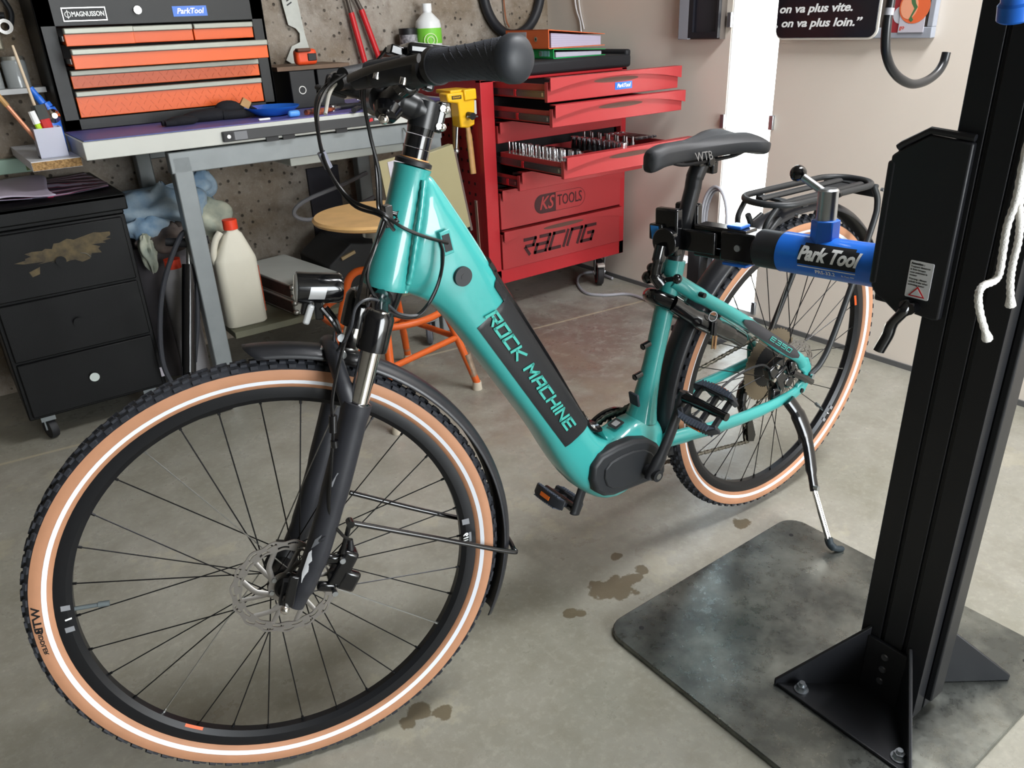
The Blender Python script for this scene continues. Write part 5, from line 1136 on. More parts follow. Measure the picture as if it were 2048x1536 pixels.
def grip(s):
    g0 = [Vector((.0445, s*.180, .296)), Vector((.030, s*.225, .302)), Vector((.010, s*.285, .309)), Vector((-.001, s*.312, .3115))]
    p = bez(g0, 8); k = len(p)
    rr2 = [.0195-.0012*sin(pi*min(1, i/(k*.55)))+.0050*max(0, (i/k-.45)/.55) for i in range(k)]
    g = part(MB(TS).tube(p, rr2, 24), 'grip', gripm)
    d = (p[-1]-p[-2]).normalized()
    part(MB(TS).lathe([(.0, .010), (.010, .0095), (.019, .006), (.0242, 0), (.0245, -.010), (.0, -.010)], p[-1], d, 28), 'grip_end', mat('grip_end_black', (40, 43, 48), .5), g, ang=50)
    ribs = MB(TS)                                                      # moulded chevrons
    for i in range(6, k-6, 1):
        for a0 in range(10):
            a = 2*pi*a0/10+(.3 if i % 2 else 0); t = (p[i+1]-p[i]).normalized(); u_ = (Vector((0, 0, 1))-t*t.z).normalized(); v_ = t.cross(u_)
            c = p[i]+(u_*cos(a)+v_*sin(a))*(rr2[i]+.0001); q = p[i+1]+(u_*cos(a+.28)+v_*sin(a+.28))*(rr2[i]+.0001)
            ribs.tube([c, q], .0007, 4)
    tag(part(ribs, 'grip_ribs', gripm, g), kind='stuff')
    part(MB(TS).lathe([(.0195, -.006), (.0215, -.006), (.0215, .004), (.0195, .004)], p[0], (p[1]-p[0]), 26, closed=True), 'lock_ring', blackp, g)
    return g
grip(1); grip(-1)
def levers(s):
    c = Vector((.053, s*.145, .287)); 
    L_ = part(MB(TS).cyl(c-Vector((-.003, s*.012, .002)), c+Vector((-.004, s*.014, .003)), .017, n=22).tube(bez([c+Vector((.004, 0, .0)), c+Vector((.024, -s*.022, -.006)), c+Vector((.044, -s*.050, -.018)), c+Vector((.060, -s*.072, -.026))]), [.015]*8+[.014]*8+[.011]*9, 14), 'brake_lever_body', mat('lever_body_black', (30, 30, 32), .4), ang=50)
    part(MB(TS).tube(bez([c+Vector((.070, -s*.065, -.026)), c+Vector((.060, s*.005, -.015)), c+Vector((.046, s*.065, -.006)), c+Vector((.032, s*.110, .002))]), [.0055]*8+[.005]*17, 10, flat=.55), 'brake_lever_blade', mat('lever_grey', (48, 46, 46), .45), L_)
    part(MB(TS).cyl(c+Vector((.016, -s*.02, .004)), c+Vector((.052, -s*.055, -.012)), .0125, .0105, n=18), 'fluid_reservoir', plast, L_)
    for q in ((.020, .008), (.044, -.03)): part(MB(TS).cyl(c+Vector((q[0], s*q[1], -.012)), c+Vector((q[0], s*q[1], -.020)), .0045, n=10), 'lever_bolt', chrome, L_)
    part(MB(TS).box(c+Vector((-.012, 0, -.004)), (.012, .020, .028)), 'clamp', gloss, L_, bevel=.003)
    return L_
levers(1); levers(-1)
# remote with buttons, shifter, display
rem = part(MB(TS).box((.040, .118, .300), (.036, .040, .012), Matrix.Rotation(.2, 3, 'Y')).cyl((.060, .098, .270), (.057, .118, .278), .0165, n=20), 'remote', gloss, bevel=.004)
dsp = part(MB(TS).box((.032, .056, .322), (.058, .060, .015), Matrix.Rotation(.20, 3, 'Y')), 'display', gloss, bevel=.005, seg=3)
part(MB(TS).box((.0305, .056, .3297), (.046, .048, .0016), Matrix.Rotation(.20, 3, 'Y')), 'screen', mat('screen_glass', (28, 30, 34), .06), dsp)
part(MB(TS).tube([(.042, .040, .316), (.062, .030, .258)], .007, 10).tube([(.042, .072, .316), (.060, .080, .264)], .007, 10).box((.062, .05, .312), (.03, .03, .012)), 'display_bracket', gloss, dsp, bevel=.002)
sh = part(MB(TS).box((.090, -.125, .262), (.060, .040, .022), Matrix.Rotation(-.3, 3, 'Z')).cyl((.050, -.135, .286), (.052, -.112, .280), .0165, n=20).box((.112, -.12, .250), (.05, .018, .008), Matrix.Rotation(.5, 3, 'Z')), 'shifter', plast, bevel=.005)
part(MB(TS).cyl((.10, -.11, .275), (.113, -.10, .270), .006, n=12), 'cable_adjuster', blackp, sh)
bell = part(MB(TS).lathe([(0, .016), (.014, .012), (.019, 0), (.0, 0)], (.066, .070, .240), (.2, .6, -.8), 22).cyl((.062, .06, .256), (.064, .066, .246), .006, n=10), 'bell', gloss)
part(MB(TS).sph((.072, .086, .226), .007), 'bell_screw', chrome, bell)

# ---- frame
headt = part(MB(lambda p: HB+Vector((sin(_ha), 0, cos(_ha)))*p[0]+Vector((0, 1, 0))*p[1]+SAX*p[2]).lathe([(.0, .002), (.0335, .002), (.0345, .006), (.0345, .012), (.0335, .03), (.030, .07), (.0275, .10), (.026, .13), (.0262, .172), (.0275, .178), (.0, .181)], (0, 0, 0), (0, 0, 1), 40), 'head_tube', teal, ang=30)
def sect(U, Lw, w, n=24, e=2.8, wl=None):                             # rounded cross-section between an upper and a lower edge point
    U = Vector((U[0], 0, U[1])); Lw = Vector((Lw[0], 0, Lw[1])); c = (U+Lw)/2; a = (U-Lw)/2; out = []
    for k in range(n):
        t = 2*pi*k/n; ct, s_ = cos(t), sin(t); f = lambda v: math.copysign(abs(v)**(2/e), v)
        ww = w if (wl is None or f(ct) > 0) else w+(wl-w)*(-f(ct))
        out.append(c+a*f(ct)+Vector((0, ww*f(s_), 0)))
    return out
dn_ = Vector((-.508, -.861)); nl = Vector((.861, -.508))
stn = [((.906, .580), (.962, .412), .022, 2.4), ((.893, .570), (.955, .402), .027, 2.5), ((.862, .520), (.925, .388), .032, 2.8), ((.832, .470), (.902, .368), .036, 3.0), ((.806, .425), (.884, .345), .0375, 3.2)]
for tt in (.035, .10, .18, .26, .33):
    u = Vector((.797, .397))+dn_*tt; l = Vector((.883, .347))+Vector((-.538, -.843))*(tt-.006)*1.0
    stn.append(((u.x, u.y), (l.x, l.y), .0375+.006*tt/.33, 3.4))
stn += [((.592, .046), (.668, -.010), .044, 3.2), ((.565, .020), (.622, -.075), .047, 3.0), ((.540, .010), (.575, -.118), .049, 2.9), ((.515, .014), (.530, -.137), .050, 2.8), ((.485, .026), (.485, -.132), .049, 2.6), ((.452, .030), (.445, -.112), .046, 2.5), ((.420, .022), (.410, -.085), .040, 2.3), ((.394, -.002), (.388, -.055), .026, 2.0)]
downt = part(MB().loft([sect(*s[:3], e=s[3]) for s in stn]), 'down_tube', teal, ang=60, sub=1)
# weld bead between head tube and down tube
part(MB().tube(bez([Vector((.918, .0285, .566)), Vector((.930, .032, .522)), Vector((.944, .0345, .476)), Vector((.955, .034, .436)), Vector((.962, .026, .412))]), [.0042+.0008*sin(i*2.4) for i in range(33)], 10), 'weld_bead', teal, headt)
# battery cover: black panel over the upper half, wrapped down the flank
blk = mat('battery_cover_black', (22, 23, 26), .42, bump=.03, bscale=900)
def panel(u, v, o=.0018):                                            # u along the tube, v from the flank over the top to the far flank
    t = u*.372-.004
    Up = Vector((.797, .397))+dn_*t; Lp = Vector((.883, .347))+Vector((-.538, -.843))*(t-.006); w = .0375+.006*max(0, t)/.33
    return Up, Lp, w
def cover(u, v):
    lo = .05+.09*max(0, min(1, (u-.0)/.085)) if u < .09 else .5
    Up, Lp, w = panel(u, v); ring = sect((Up.x, Up.y), (Lp.x, Lp.y), w+.002, 96, 3.4)
    # angle range: +-A measured from the upper edge
    A = .66 if u > .115 else (.36 if u > .0 else .3)
    k = (v-.5)*2*A*.5*96; i = int(math.floor(k)) % 96; fr_ = k-math.floor(k)
    p = ring[i].lerp(ring[(i+1) % 96], fr_); a = Vector((Up.x-Lp.x, 0, Up.y-Lp.y)).normalized()
    return p+a*.003
bc = part(MB().grid(60, 24, cover), 'battery_cover', blk, ang=50)
part(MB().tube(bez([Vector((.812, 0, .424)), Vector((.803, 0, .41)), Vector((.795, 0, .392)), Vector((.70, 0, .235)), Vector((.622, 0, .098)), Vector((.604, 0, .072))]), [.010]*41, 10, flat=3.0, up=(0, 0, 1)), 'cover_spine', gloss, bc)
part(MB().tube(bez([(.612, .0, .088), (.596, 0, .058), (.580, 0, .043), (.565, 0, .040)]), .008, 10, flat=3.2, up=(0, 0, 1)), 'cover_latch', gloss, bc)
part(MB().tube(bez([(.566, .0, .040), (.556, 0, .022), (.546, 0, .008), (.532, 0, .012)]), .004, 8, flat=6, up=(0, 0, 1)), 'gear_edge', teal, downt)
# lettering down the flank
def flank(P0, Y=.0415):
    du = Vector((-.531, 0, -.847)).normalized(); up = Vector((-.847, 0, .531)).normalized()
    return lambda u, v, d: Vector((P0[0], 0, P0[1]))+du*u+up*v+Vector((0, Y+d+u*.0165, 0))
strokes('ROCK MACHINE', .0185, .0200, .0045, .0083, .32, mat('turquoise_print', (60, 158, 146), .45), bc, flank((.8325, .3445)), ext=.0012)
# cable port, big bolt, seat tube, stays
pt = bpx(893, 485, .036)
part(MB().prism([(-.024, -.004), (.0, .022), (.024, .004), (.0, -.022)], 0, .0035, lambda u, v, d: Vector((pt.x+u*.55-v*.25, .0345+d, pt.z+v*.9+u*.55))), 'cable_port', teal, downt, bevel=.0015)
part(MB().prism([(-.017, -.003), (.0, .015), (.017, .003), (.0, -.015)], 0, .0042, lambda u, v, d: Vector((pt.x+u*.55-v*.25, .0345+d, pt.z+v*.9+u*.55))), 'port_grommet', blackp, downt)
bo = bpx(926, 553, .037); part(MB().cyl((bo.x, .034, bo.z), (bo.x, .0395, bo.z), .0155, .0150, n=30).cyl((bo.x, .0395, bo.z), (bo.x, .0400, bo.z), .005, n=6), 'pivot_cap', plast, downt, ang=25)
s0 = Vector((.438, 0, .012)); s1 = Vector((.369, 0, .335)); sd = (s1-s0).normalized()
stube = part(MB().tube([s0, s0+sd*.02, s0+sd*.05, s0+sd*.09, s0+sd*.12, s1-sd*.03, s1-sd*.029, s1], [.034, .029, .0245, .021, .0193, .0190, .021, .021], 32), 'seat_tube', teal, ang=30)
for px, py in ((1289, 692), (1273, 753)):
    q = bpx(px, py, .006); part(MB().cyl(q-Vector((.012, 0, -.002)), q+Vector((.006, .001, 0)), .0068, n=14).cyl(q+Vector((.006, .001, 0)), q+Vector((.0085, .001, 0)), .0045, n=12), 'bottle_boss', gloss, stube)
q = bpx(1263, 798, .006); part(MB().box(q+Vector((-.004, .004, 0)), (.006, .026, .028), Matrix.Rotation(.21, 3, 'Y')), 'port_cover', mat('slate_cover', (40, 48, 56), .5), stube, bevel=.002)
part(MB().prism(rr(-.013, .013, -.02, .02, .004, 3), 0, .001, lambda u, v, d: Vector((.507+v*.6, u, .0235+d-v*.2))), 'frame_label', mat('label_dark', (40, 44, 46), .4), downt)
part(MB().prism(rr(-.007, .007, -.011, .011, .002, 3), .001, .0014, lambda u, v, d: Vector((.507+v*.6, u, .0235+d-v*.2))), 'frame_label_field', mat('label_silver', (186, 188, 190), .4, .5), downt)
def stay(name, pts, r, flat=1., n=14): return part(MB().tube(bez(pts, 8), r, n, flat=flat, up=(0, 0, 1)), name, teal, ang=60)
ssL = stay('seat_stay', [(.383, .014, .300), (.330, .036, .262), (.20, .056, .178), (.09, .063, .098), (.02, .066, .054), (.0, .067, .030)], [.0155]*9+[.0135]*8+[.0125]*8+[.012]*8+[.012]*8, .7)
stay('seat_stay', [(.383, -.014, .300), (.330, -.036, .262), (.20, -.056, .178), (.09, -.060, .098), (.02, -.062, .048), (.0, -.063, .010)], [.0155]*9+[.0135]*8+[.0125]*8+[.012]*8+[.012]*8, .7)
csL = stay('chain_stay', [(.405, .040, -.034), (.34, .050, -.036), (.24, .058, -.044), (.12, .064, -.045), (.03, .067, -.038), (-.008, .067, -.028)], [.017]*8+[.0155]*8+[.0145]*9+[.0135]*16, .7)
stay('chain_stay', [(.405, -.036, -.028), (.34, -.046, -.026), (.22, -.056, -.010), (.12, -.060, -.008), (.03, -.063, -.004), (-.008, -.063, .0)], [.017]*8+[.0145]*8+[.0135]*9+[.0125]*16, .7)
part(MB().prism([(.012, .052), (-.014, .046), (-.030, .020), (-.030, -.022), (-.016, -.044), (.020, -.040), (.012, -.016), (-.006, -.008), (-.006, .010), (.010, .022)], .061, .072, lambda u, v, d: Vector((u, d, v))), 'dropout', teal, bevel=.003)
part(MB().prism([(.03, .04), (-.014, .04), (-.026, .014), (-.022, -.022), (.02, -.02)], -.068, -.060, lambda u, v, d: Vector((u, d, v))), 'dropout', teal, bevel=.003)
for x, z in ((.035, -.040), (.003, -.030)): part(MB().cyl((x, .074, z), (x, .079, z), .0055, n=14), 'stay_bolt', blackp, csL)
bq = bpx(1405, 590, .05); part(MB().cyl((bq.x, .038, bq.z), (bq.x, .056, bq.z), .0052, n=14), 'rack_bolt', blackp, ssL)
# black blade print with outlined letters on the left seat stay
def sstay(u, v, d): 
    a = Vector((.235, .0, .200)); b_ = Vector((.030, .0, .062)); p = a.lerp(b_, u); upd = Vector((.558, 0, -.83))*-1
    upd = Vector((-.558, 0, .83)); return p+upd*v+Vector((0, .0615+.010*u*1.0+d+.0035*(1-(v/.011)**2), 0))
part(MB().grid(14, 6, lambda u, v: sstay(.05+.95*u, (v-.5)*.0235*min(1, .25+u*6, .3+(1-u)*8), .0005)), 'blade_print', mat('stay_print', (46, 46, 50), .5), ssL)
strokes('E350', .0085, .017, .0016, .006, .3, mat('turquoise_print', (60, 158, 146), .45), ssL, lambda u, v, d: sstay(.48+u/.247, v-.004, .0022+d))

# ---- motor, cranks, pedals
BBX, BBZ = .475, -.066
mc = [bpx(px, py, .055) for px, py in ((1184, 962), (1186, 935), (1203, 912), (1236, 893), (1268, 880), (1296, 877), (1316, 888), (1330, 910), (1330, 945), (1311, 958), (1285, 968), (1250, 982), (1228, 991), (1208, 993), (1192, 985))]
cov = part(MB().prism([(p.x, p.z) for p in mc], .030, .0580, lambda u, v, d: Vector((u, d, v))), 'motor_cover', mat('motor_black', (30, 32, 35), .5, bump=.05, bscale=900), bevel=.008, seg=3)
cc = Vector((sum(p.x for p in mc)/len(mc)-.004, 0, sum(p.z for p in mc)/len(mc)))
part(MB().prism([(cc.x+(p.x-cc.x)*.72, cc.z+(p.z-cc.z)*.66) for p in mc], .056, .0615, lambda u, v, d: Vector((u, d, v))), 'motor_boss', mat('motor_black', (30, 32, 35), .5), cov, bevel=.004)
def crank(s, a, name):
    ex = Vector((BBX+a[0], s*.092, BBZ+a[1])); b0 = Vector((BBX, s*.078, BBZ)); c_ = MB()
    c_.tube(bez([b0-(ex-b0).normalized()*.012, b0, b0.lerp(ex, .35)+Vector((0, s*.004, 0)), b0.lerp(ex, .75)+Vector((0, s*.003, 0)), ex, ex+(ex-b0).normalized()*.010], 5), [.0165]*6+[.0165]*3+[.0135]*5+[.0125]*8+[.0135]*4, 16, flat=.62, up=(1, 0, .3))
    o = part(c_, name, mat('crank_black', (32, 33, 36), .4), ang=60)
    part(MB().cyl((BBX, s*.058, BBZ), (BBX, s*.094, BBZ), .0125, n=22), 'crank_boss', mat('crank_black', (32, 33, 36), .4), o); part(MB().cyl((BBX, s*.0935, BBZ), (BBX, s*.0955, BBZ), .0065, n=16), 'crank_bolt', silver, o)
    return ex
pl_ = crank(1, (-.055, .160), 'crank_arm'); pr_ = crank(-1, (.055, -.160), 'crank_arm')
def pedal(c, s, P, name):
    P = Vector(P).normalized(); Y = Vector((0, s, 0)); Nn = P.cross(Y)*s; Nn = Nn if Nn.z > 0 else -Nn
    f = lambda u, v, d: c+P*u+Y*v+Nn*d
    # body: ring frame from outline with two openings, around the axle
    ax_ = part(MB().cyl(c+Y*.002, c+Y*.030, .011, .010, n=16).cyl(c+Y*.03, c+Y*.104, .0105, .008, n=16), name, gloss)
    for sg in (-1, 1):
        fr_ = MB().prism([(sg*.029, .006), (sg*.042, .020), (sg*.046, .055), (sg*.043, .090), (sg*.031, .106), (sg*.024, .100), (sg*.030, .086), (sg*.030, .074), (sg*.026, .070), (sg*.026, .040), (sg*.030, .036), (sg*.030, .024), (sg*.020, .014)], -.011, .011, f)
        part(fr_, 'platform', mat('pedal_black', (36, 38, 43), .5), ax_, bevel=.002)
        for tp in (-1, 1):
            tr = MB()
            tr.prism([(sg*.030, .012), (sg*.0405, .022), (sg*.0445, .055), (sg*.0415, .088), (sg*.031, .102), (sg*.0315, .09), (sg*.0325, .03)], tp*.0108, tp*.0128, f)
            for k in range(11): tr.box(f(sg*(.037+.003*sin(pi*(k+1)/12)), .024+.0066*k, tp*.0133), (.011, .003, .002), Matrix((P, Y, Nn)).transposed())
            part(tr, 'grip_pad', mat('pedal_pad', (78, 86, 100), .75), ax_)
        part(MB().prism([(.040, -.0045), (.070, -.0045), (.070, .0045), (.040, .0045)], 0, .0012, lambda u, v, d: f(sg*(.0462+d), u, v)), 'reflector', orange_r, ax_)
        for k in (.020, .062, .092): part(MB().prism([(0, k-.004), (sg*.032, k-.004), (sg*.032, k+.004), (0, k+.004)], -.005, .005, f), 'web', mat('pedal_black', (36, 38, 43), .5), ax_)
    return ax_
pedal(pl_+Vector((0, .004, 0)), 1, (.716, 0, -.70), 'pedal'); pedal(pr_-Vector((0, .004, 0)), -1, (.88, 0, .47), 'pedal')
# drivetrain
ctq = MB(); nt = 40; R0 = .079
outl = []
for k in range(nt*4):
    a = 2*pi*k/(nt*4); outl.append((BBX+cos(a)*(R0+(.003 if k % 4 < 2 else 0)), BBZ+sin(a)*(R0+(.003 if k % 4 < 2 else 0))))
ring_ = part(MB().add([(x, -.049, z) for x, z in outl]+[(BBX+(x-BBX)*.86, -.049, BBZ+(z-BBZ)*.86) for x, z in outl]+[(x, -.052, z) for x, z in outl]+[(BBX+(x-BBX)*.86, -.052, BBZ+(z-BBZ)*.86) for x, z in outl],
    sum([[(k, (k+1) % 160, 160+(k+1) % 160, 160+k), (320+k, 480+k, 480+(k+1) % 160, 320+(k+1) % 160), (k, 320+k, 320+(k+1) % 160, (k+1) % 160), (160+k, 160+(k+1) % 160, 480+(k+1) % 160, 480+k)] for k in range(160)], [])), 'chainring', mat('chainring_black', (24, 24, 26), .4, .4))
part(MB().lathe([(.079, -.003), (.088, -.003), (.088, .003), (.079, .003)], (BBX, -.058, BBZ), (0, 1, 0), 60, closed=True), 'chain_guard', gloss, ring_)
for k in range(5):
    a = 2*pi*k/5+.3; part(MB().tube([(BBX+.02*cos(a), -.055, BBZ+.02*sin(a)), (BBX+.072*cos(a), -.051, BBZ+.072*sin(a))], [.010, .006], 8, flat=.4, up=(0, 1, 0)), 'spider_arm', gloss, ring_)
cas = None
for k, r in enumerate((.088, .077, .067, .058, .050, .043, .036, .030, .025)):
    y = -.020-.0040*k; n_ = int(r*500); o_ = MB(); pts = []
    for i in range(n_*4):
        a = 2*pi*i/(n_*4); q_ = r+(.003 if i % 4 < 2 else 0); pts.append((cos(a)*q_, sin(a)*q_))
    m_ = len(pts); inn = [(x*.62, z*.62) for x, z in pts]
    o_.add([(x, y+.0009, z) for x, z in pts]+[(x, y+.0009, z) for x, z in inn]+[(x, y-.0009, z) for x, z in pts]+[(x, y-.0009, z) for x, z in inn], sum([[(i, (i+1) % m_, m_+(i+1) % m_, m_+i), (2*m_+i, 3*m_+i, 3*m_+(i+1) % m_, 2*m_+(i+1) % m_), (i, 2*m_+i, 2*m_+(i+1) % m_, (i+1) % m_), (m_+i, m_+(i+1) % m_, 3*m_+(i+1) % m_, 3*m_+i)] for i in range(m_)], []))
    s_ = part(o_, 'sprocket' if cas else 'cassette', mat('sprocket_steel', (150, 138, 120), .35, .9), cas); cas = cas or s_
part(MB().lathe([(.0, -.058), (.022, -.058), (.055, -.020), (.030, -.014), (.0, -.014)], (0, 0, 0), (0, 1, 0), 24), 'cassette_carrier', blackp, cas)
# chain: alternating links along the run
DJ = [Vector((.022, -.05, -.150)), Vector((.000, -.05, -.205))]
def arc(cx_, cz__, r, a0, a1, y0, n=20): return [Vector((cx_+r*cos(a0+(a1-a0)*k/n), y0, cz__+r*sin(a0+(a1-a0)*k/n))) for k in range(n+1)]
run = arc(BBX, BBZ, .081, radians(-105), radians(105), -.0505)+[Vector((.2, -.043, .047))]+arc(0, 0, .079, radians(80), radians(190), -.036)+[Vector((-.03, -.045, -.08))]+arc(.016, -.155, .018, radians(150), radians(-20), -.048, 8)[::1]+arc(.0, -.205, .018, radians(60), radians(-80), -.050, 8)
run.append(run[0])
def resample(path, step):
    out = [path[0]]; acc = 0
    for a, b_ in zip(path, path[1:]):
        L_ = (b_-a).length
        while acc+L_ >= step:
            t = (step-acc)/L_; a = a.lerp(b_, t); out.append(a); L_ = (b_-a).length; acc = 0
        acc += L_
    return out
cp = resample(run, .0127); ch = MB()
for i in range(len(cp)-1):
    a, b_ = cp[i], cp[i+1]; wd = .0030 if i % 2 else .0018
    for s in (-1, 1): ch.tube([a-(b_-a)*.28+Vector((0, s*wd, 0)), a+Vector((0, s*wd, 0)), a.lerp(b_, .5)+Vector((0, s*wd, 0)), b_+Vector((0, s*wd, 0)), b_+(b_-a)*.28+Vector((0, s*wd, 0))], [.0026, .0043, .0030, .0043, .0026], 6, flat=.2, up=(b_-a).cross(Vector((0, 1, 0))))
    ch.cyl(a-Vector((0, .004, 0)), a+Vector((0, .004, 0)), .0022, n=6)
tag(part(ch, 'chain', mat('chain_steel', (150, 146, 136), .3, .95), ang=50), kind='stuff')
der = part(MB().tube(bez([(-.004, -.062, -.03), (.02, -.068, -.07), (.03, -.064, -.11), (.020, -.058, -.145)]), [.010]*8+[.013]*8+[.011]*9, 12).prism([(.012, -.14), (.028, -.15), (.014, -.215), (-.008, -.222), (-.012, -.205), (.006, -.16)], -.058, -.054, lambda u, v, d: Vector((u, d, v))).prism([(.012, -.14), (.028, -.15), (.014, -.215), (-.008, -.222), (-.012, -.205), (.006, -.16)], -.044, -.041, lambda u, v, d: Vector((u, d, v))), 'rear_derailleur', gloss)
for c_ in ((.016, -.155), (.0, -.205)): part(MB().lathe([(0, -.003), (.0165, -.003), (.0165, .003), (0, .003)], (c_[0], -.049, c_[1]), (0, 1, 0), 22), 'jockey_wheel', blackp, der)
# rear caliper and through-axle lever
rc = part(MB().box((.060, .052, .012), (.044, .026, .052), Matrix.Rotation(.5, 3, 'Y')).box((.082, .050, .040), (.05, .022, .034), Matrix.Rotation(.4, 3, 'Y')).box((.030, .056, .034), (.02, .016, .030)).box((.075, .056, -.022), (.030, .016, .030)).cyl((.040, .040, .0), (.040, .068, .0), .016, n=18), 'rear_brake_caliper', gloss, bevel=.005)
for x, z in ((.088, .050), (.062, .030), (.095, .020), (.052, .002)): part(MB().cyl((x, .062, z), (x, .067, z), .005, n=10), 'caliper_bolt', chrome, rc)
part(MB().tube(bez([(.10, .055, .045), (.15, .06, .07), (.24, .058, .06), (.33, .045, .0)]), .0026, 8), 'brake_hose', blackp, rc)
la = bpx(1590, 747, .088); lb = bpx(1626, 765, .088)
part(MB().tube([la-Vector((0, .004, 0)), la.lerp(lb, .4), lb], [.0075, .0075, .0070], 4, flat=.5, up=(0, 0, 1)).cyl((0, .066, 0), (0, .084, 0), .009, n=16), 'rear_axle_lever', gloss, bevel=.001)

# ---- kickstand
k0 = Vector((.050, .078, -.040)); kf = Vector((.061, .250, -.348)); kd = (kf-k0)
ks = part(MB().tube(bez([k0, k0+kd*.10+Vector((-.012, .004, 0)), k0+kd*.28+Vector((-.018, .004, 0)), k0+kd*.50+Vector((-.004, .002, 0)), k0+kd*.60], 6), [.018]*6+[.021]*6+[.016]*6+[.0125]*7, 14, flat=.62, up=(1, 0, 0)), 'kickstand', gloss, ang=60)
kb = k0+kd*.57; ke = k0+kd*.95
for dx in (-.0042, .0042): part(MB().cyl(kb+Vector((dx, 0, 0)), ke+Vector((dx, 0, 0)), .0042, n=12), 'stand_rod', chrome, ks)
part(MB().cyl(kb+Vector((.004, .006, 0)), kb+Vector((.004, .016, .002)), .006, n=12), 'stand_bolt', zinc, ks)
fo = B_w = None
foot = Vector((1.418, .752, .0)); fl = Vector(((foot-BO).dot(bxv), (foot-BO).dot(byv), (foot-BO).dot(bzv)))
part(MB().tube(bez([ke-kd*.03, ke+kd*.01, Vector((kf.x-.004, kf.y+.004, kf.z+.006)), Vector((kf.x-.026, kf.y+.010, kf.z-.003))], 6), [.0098]*6+[.0098]*6+[.008]*6+[.0065], 14, flat=.85), 'stand_foot', mat('foot_rubber', (34, 44, 50), .6), ks)

# ---- rack
rm = mat('rack_black', (34, 36, 38), .45, bump=.04, bscale=900)
RZ = .408
def loop(x0, x1, w, z, r, n=9):
    out = []
    for cx_, cy_, a0 in ((x1-r, w-r, 0), (x0+r, w-r, 90), (x0+r, -w+r, 180), (x1-r, -w+r, 270)):
        for k in range(n+1):
            a = radians(a0+90*k/n); out.append((cx_+r*cos(a), cy_+r*sin(a), z))
    return out
rk = part(MB().tube(loop(-.205, .142, .060, RZ, .056), .0068, 12, closed=True), 'rear_rack', rm)
for s in (-1, 1):
    part(MB().tube([(-.18, s*.026, RZ-.004), (.10, s*.026, RZ-.004)], .0095, 12, flat=.6, up=(0, 1, 0)), 'rack_rail', rm, rk)
    part(MB().tube(bez([(-.180, s*.058, RZ-.003), (-.192, s*.066, RZ-.04), (-.175, s*.072, .31), (-.09, s*.078, .09), (-.055, s*.078, .025), (-.024, s*.074, .0)], 8), .0068, 12), 'rack_leg', rm, rk)
part(MB().tube(bez([(.125, .040, RZ-.002), (.150, .036, RZ-.035), (.140, .03, RZ-.062), (.09, .022, RZ-.036)]), .0058, 10).tube(bez([(.125, -.040, RZ-.002), (.150, -.036, RZ-.035), (.140, -.03, RZ-.062), (.09, -.022, RZ-.036)]), .0058, 10), 'rack_front_hook', rm, rk)
for x in (-.19, .06): part(MB().box((x, 0, RZ-.008), (.018, .118, .006)), 'cross_bar', rm, rk, bevel=.001)
part(MB().box((-.14, 0, RZ-.012), (.07, .046, .012)).box((-.21, 0, RZ-.020), (.012, .10, .028)), 'rack_plate', rm, rk, bevel=.003)
part(MB().cyl((-.198, .066, RZ-.012), (-.198, .073, RZ-.012), .004, n=10).cyl((-.024, .078, .0), (-.024, .084, 0), .006, n=12).cyl((.10, .066, RZ-.02), (.10, .074, RZ-.02), .004, n=10), 'rack_bolts', zinc, rk)
part(MB().tube(bez([(.165, 0, RZ-.02), (.155, 0, .372), (.150, 0, .36)]), .006, 8), 'guard_stay', rm, rk)

# ---- frame lock with keys under the seat stay
lk = part(MB().tube(bez([(.40, .030, .262), (.345, .046, .222), (.30, .054, .196), (.25, .054, .168), (.205, .050, .140)], 8), [.016]*8+[.019]*9+[.017]*8+[.015]*8, 14, flat=.75), 'frame_lock', gloss, ang=60)
part(MB().tube(bez([(.40, -.030, .262), (.345, -.046, .222), (.25, -.054, .168)], 8), .015, 12).tube(bez([(.40, .03, .262), (.418, 0, .272), (.40, -.03, .262)]), .015, 12), 'lock_body', gloss, lk)
k1 = bpx(1424, 632, .066)
part(MB().lathe([(.0085, -.001), (.0102, -.001), (.0102, .001), (.0085, .001)], (k1.x, .068, k1.z), (.3, 1, .1), 24, closed=True), 'key_ring', mat('key_ring_steel', (120, 120, 122), .25, 1.0), lk)
k2 = bpx(1424, 655, .066); part(MB().box((k2.x, .068, k2.z), (.010, .004, .028)).box((k2.x-.004, .071, k2.z-.002), (.009, .003, .028)), 'key_head', blackp, lk, bevel=.001)
k3 = bpx(1424, 683, .066); part(MB().box((k3.x, .068, k3.z), (.006, .0018, .030)).box((k3.x-.005, .071, k3.z-.002), (.005, .0018, .028)), 'key_blade', mat('key_brass', (176, 142, 106), .35, .8), lk)

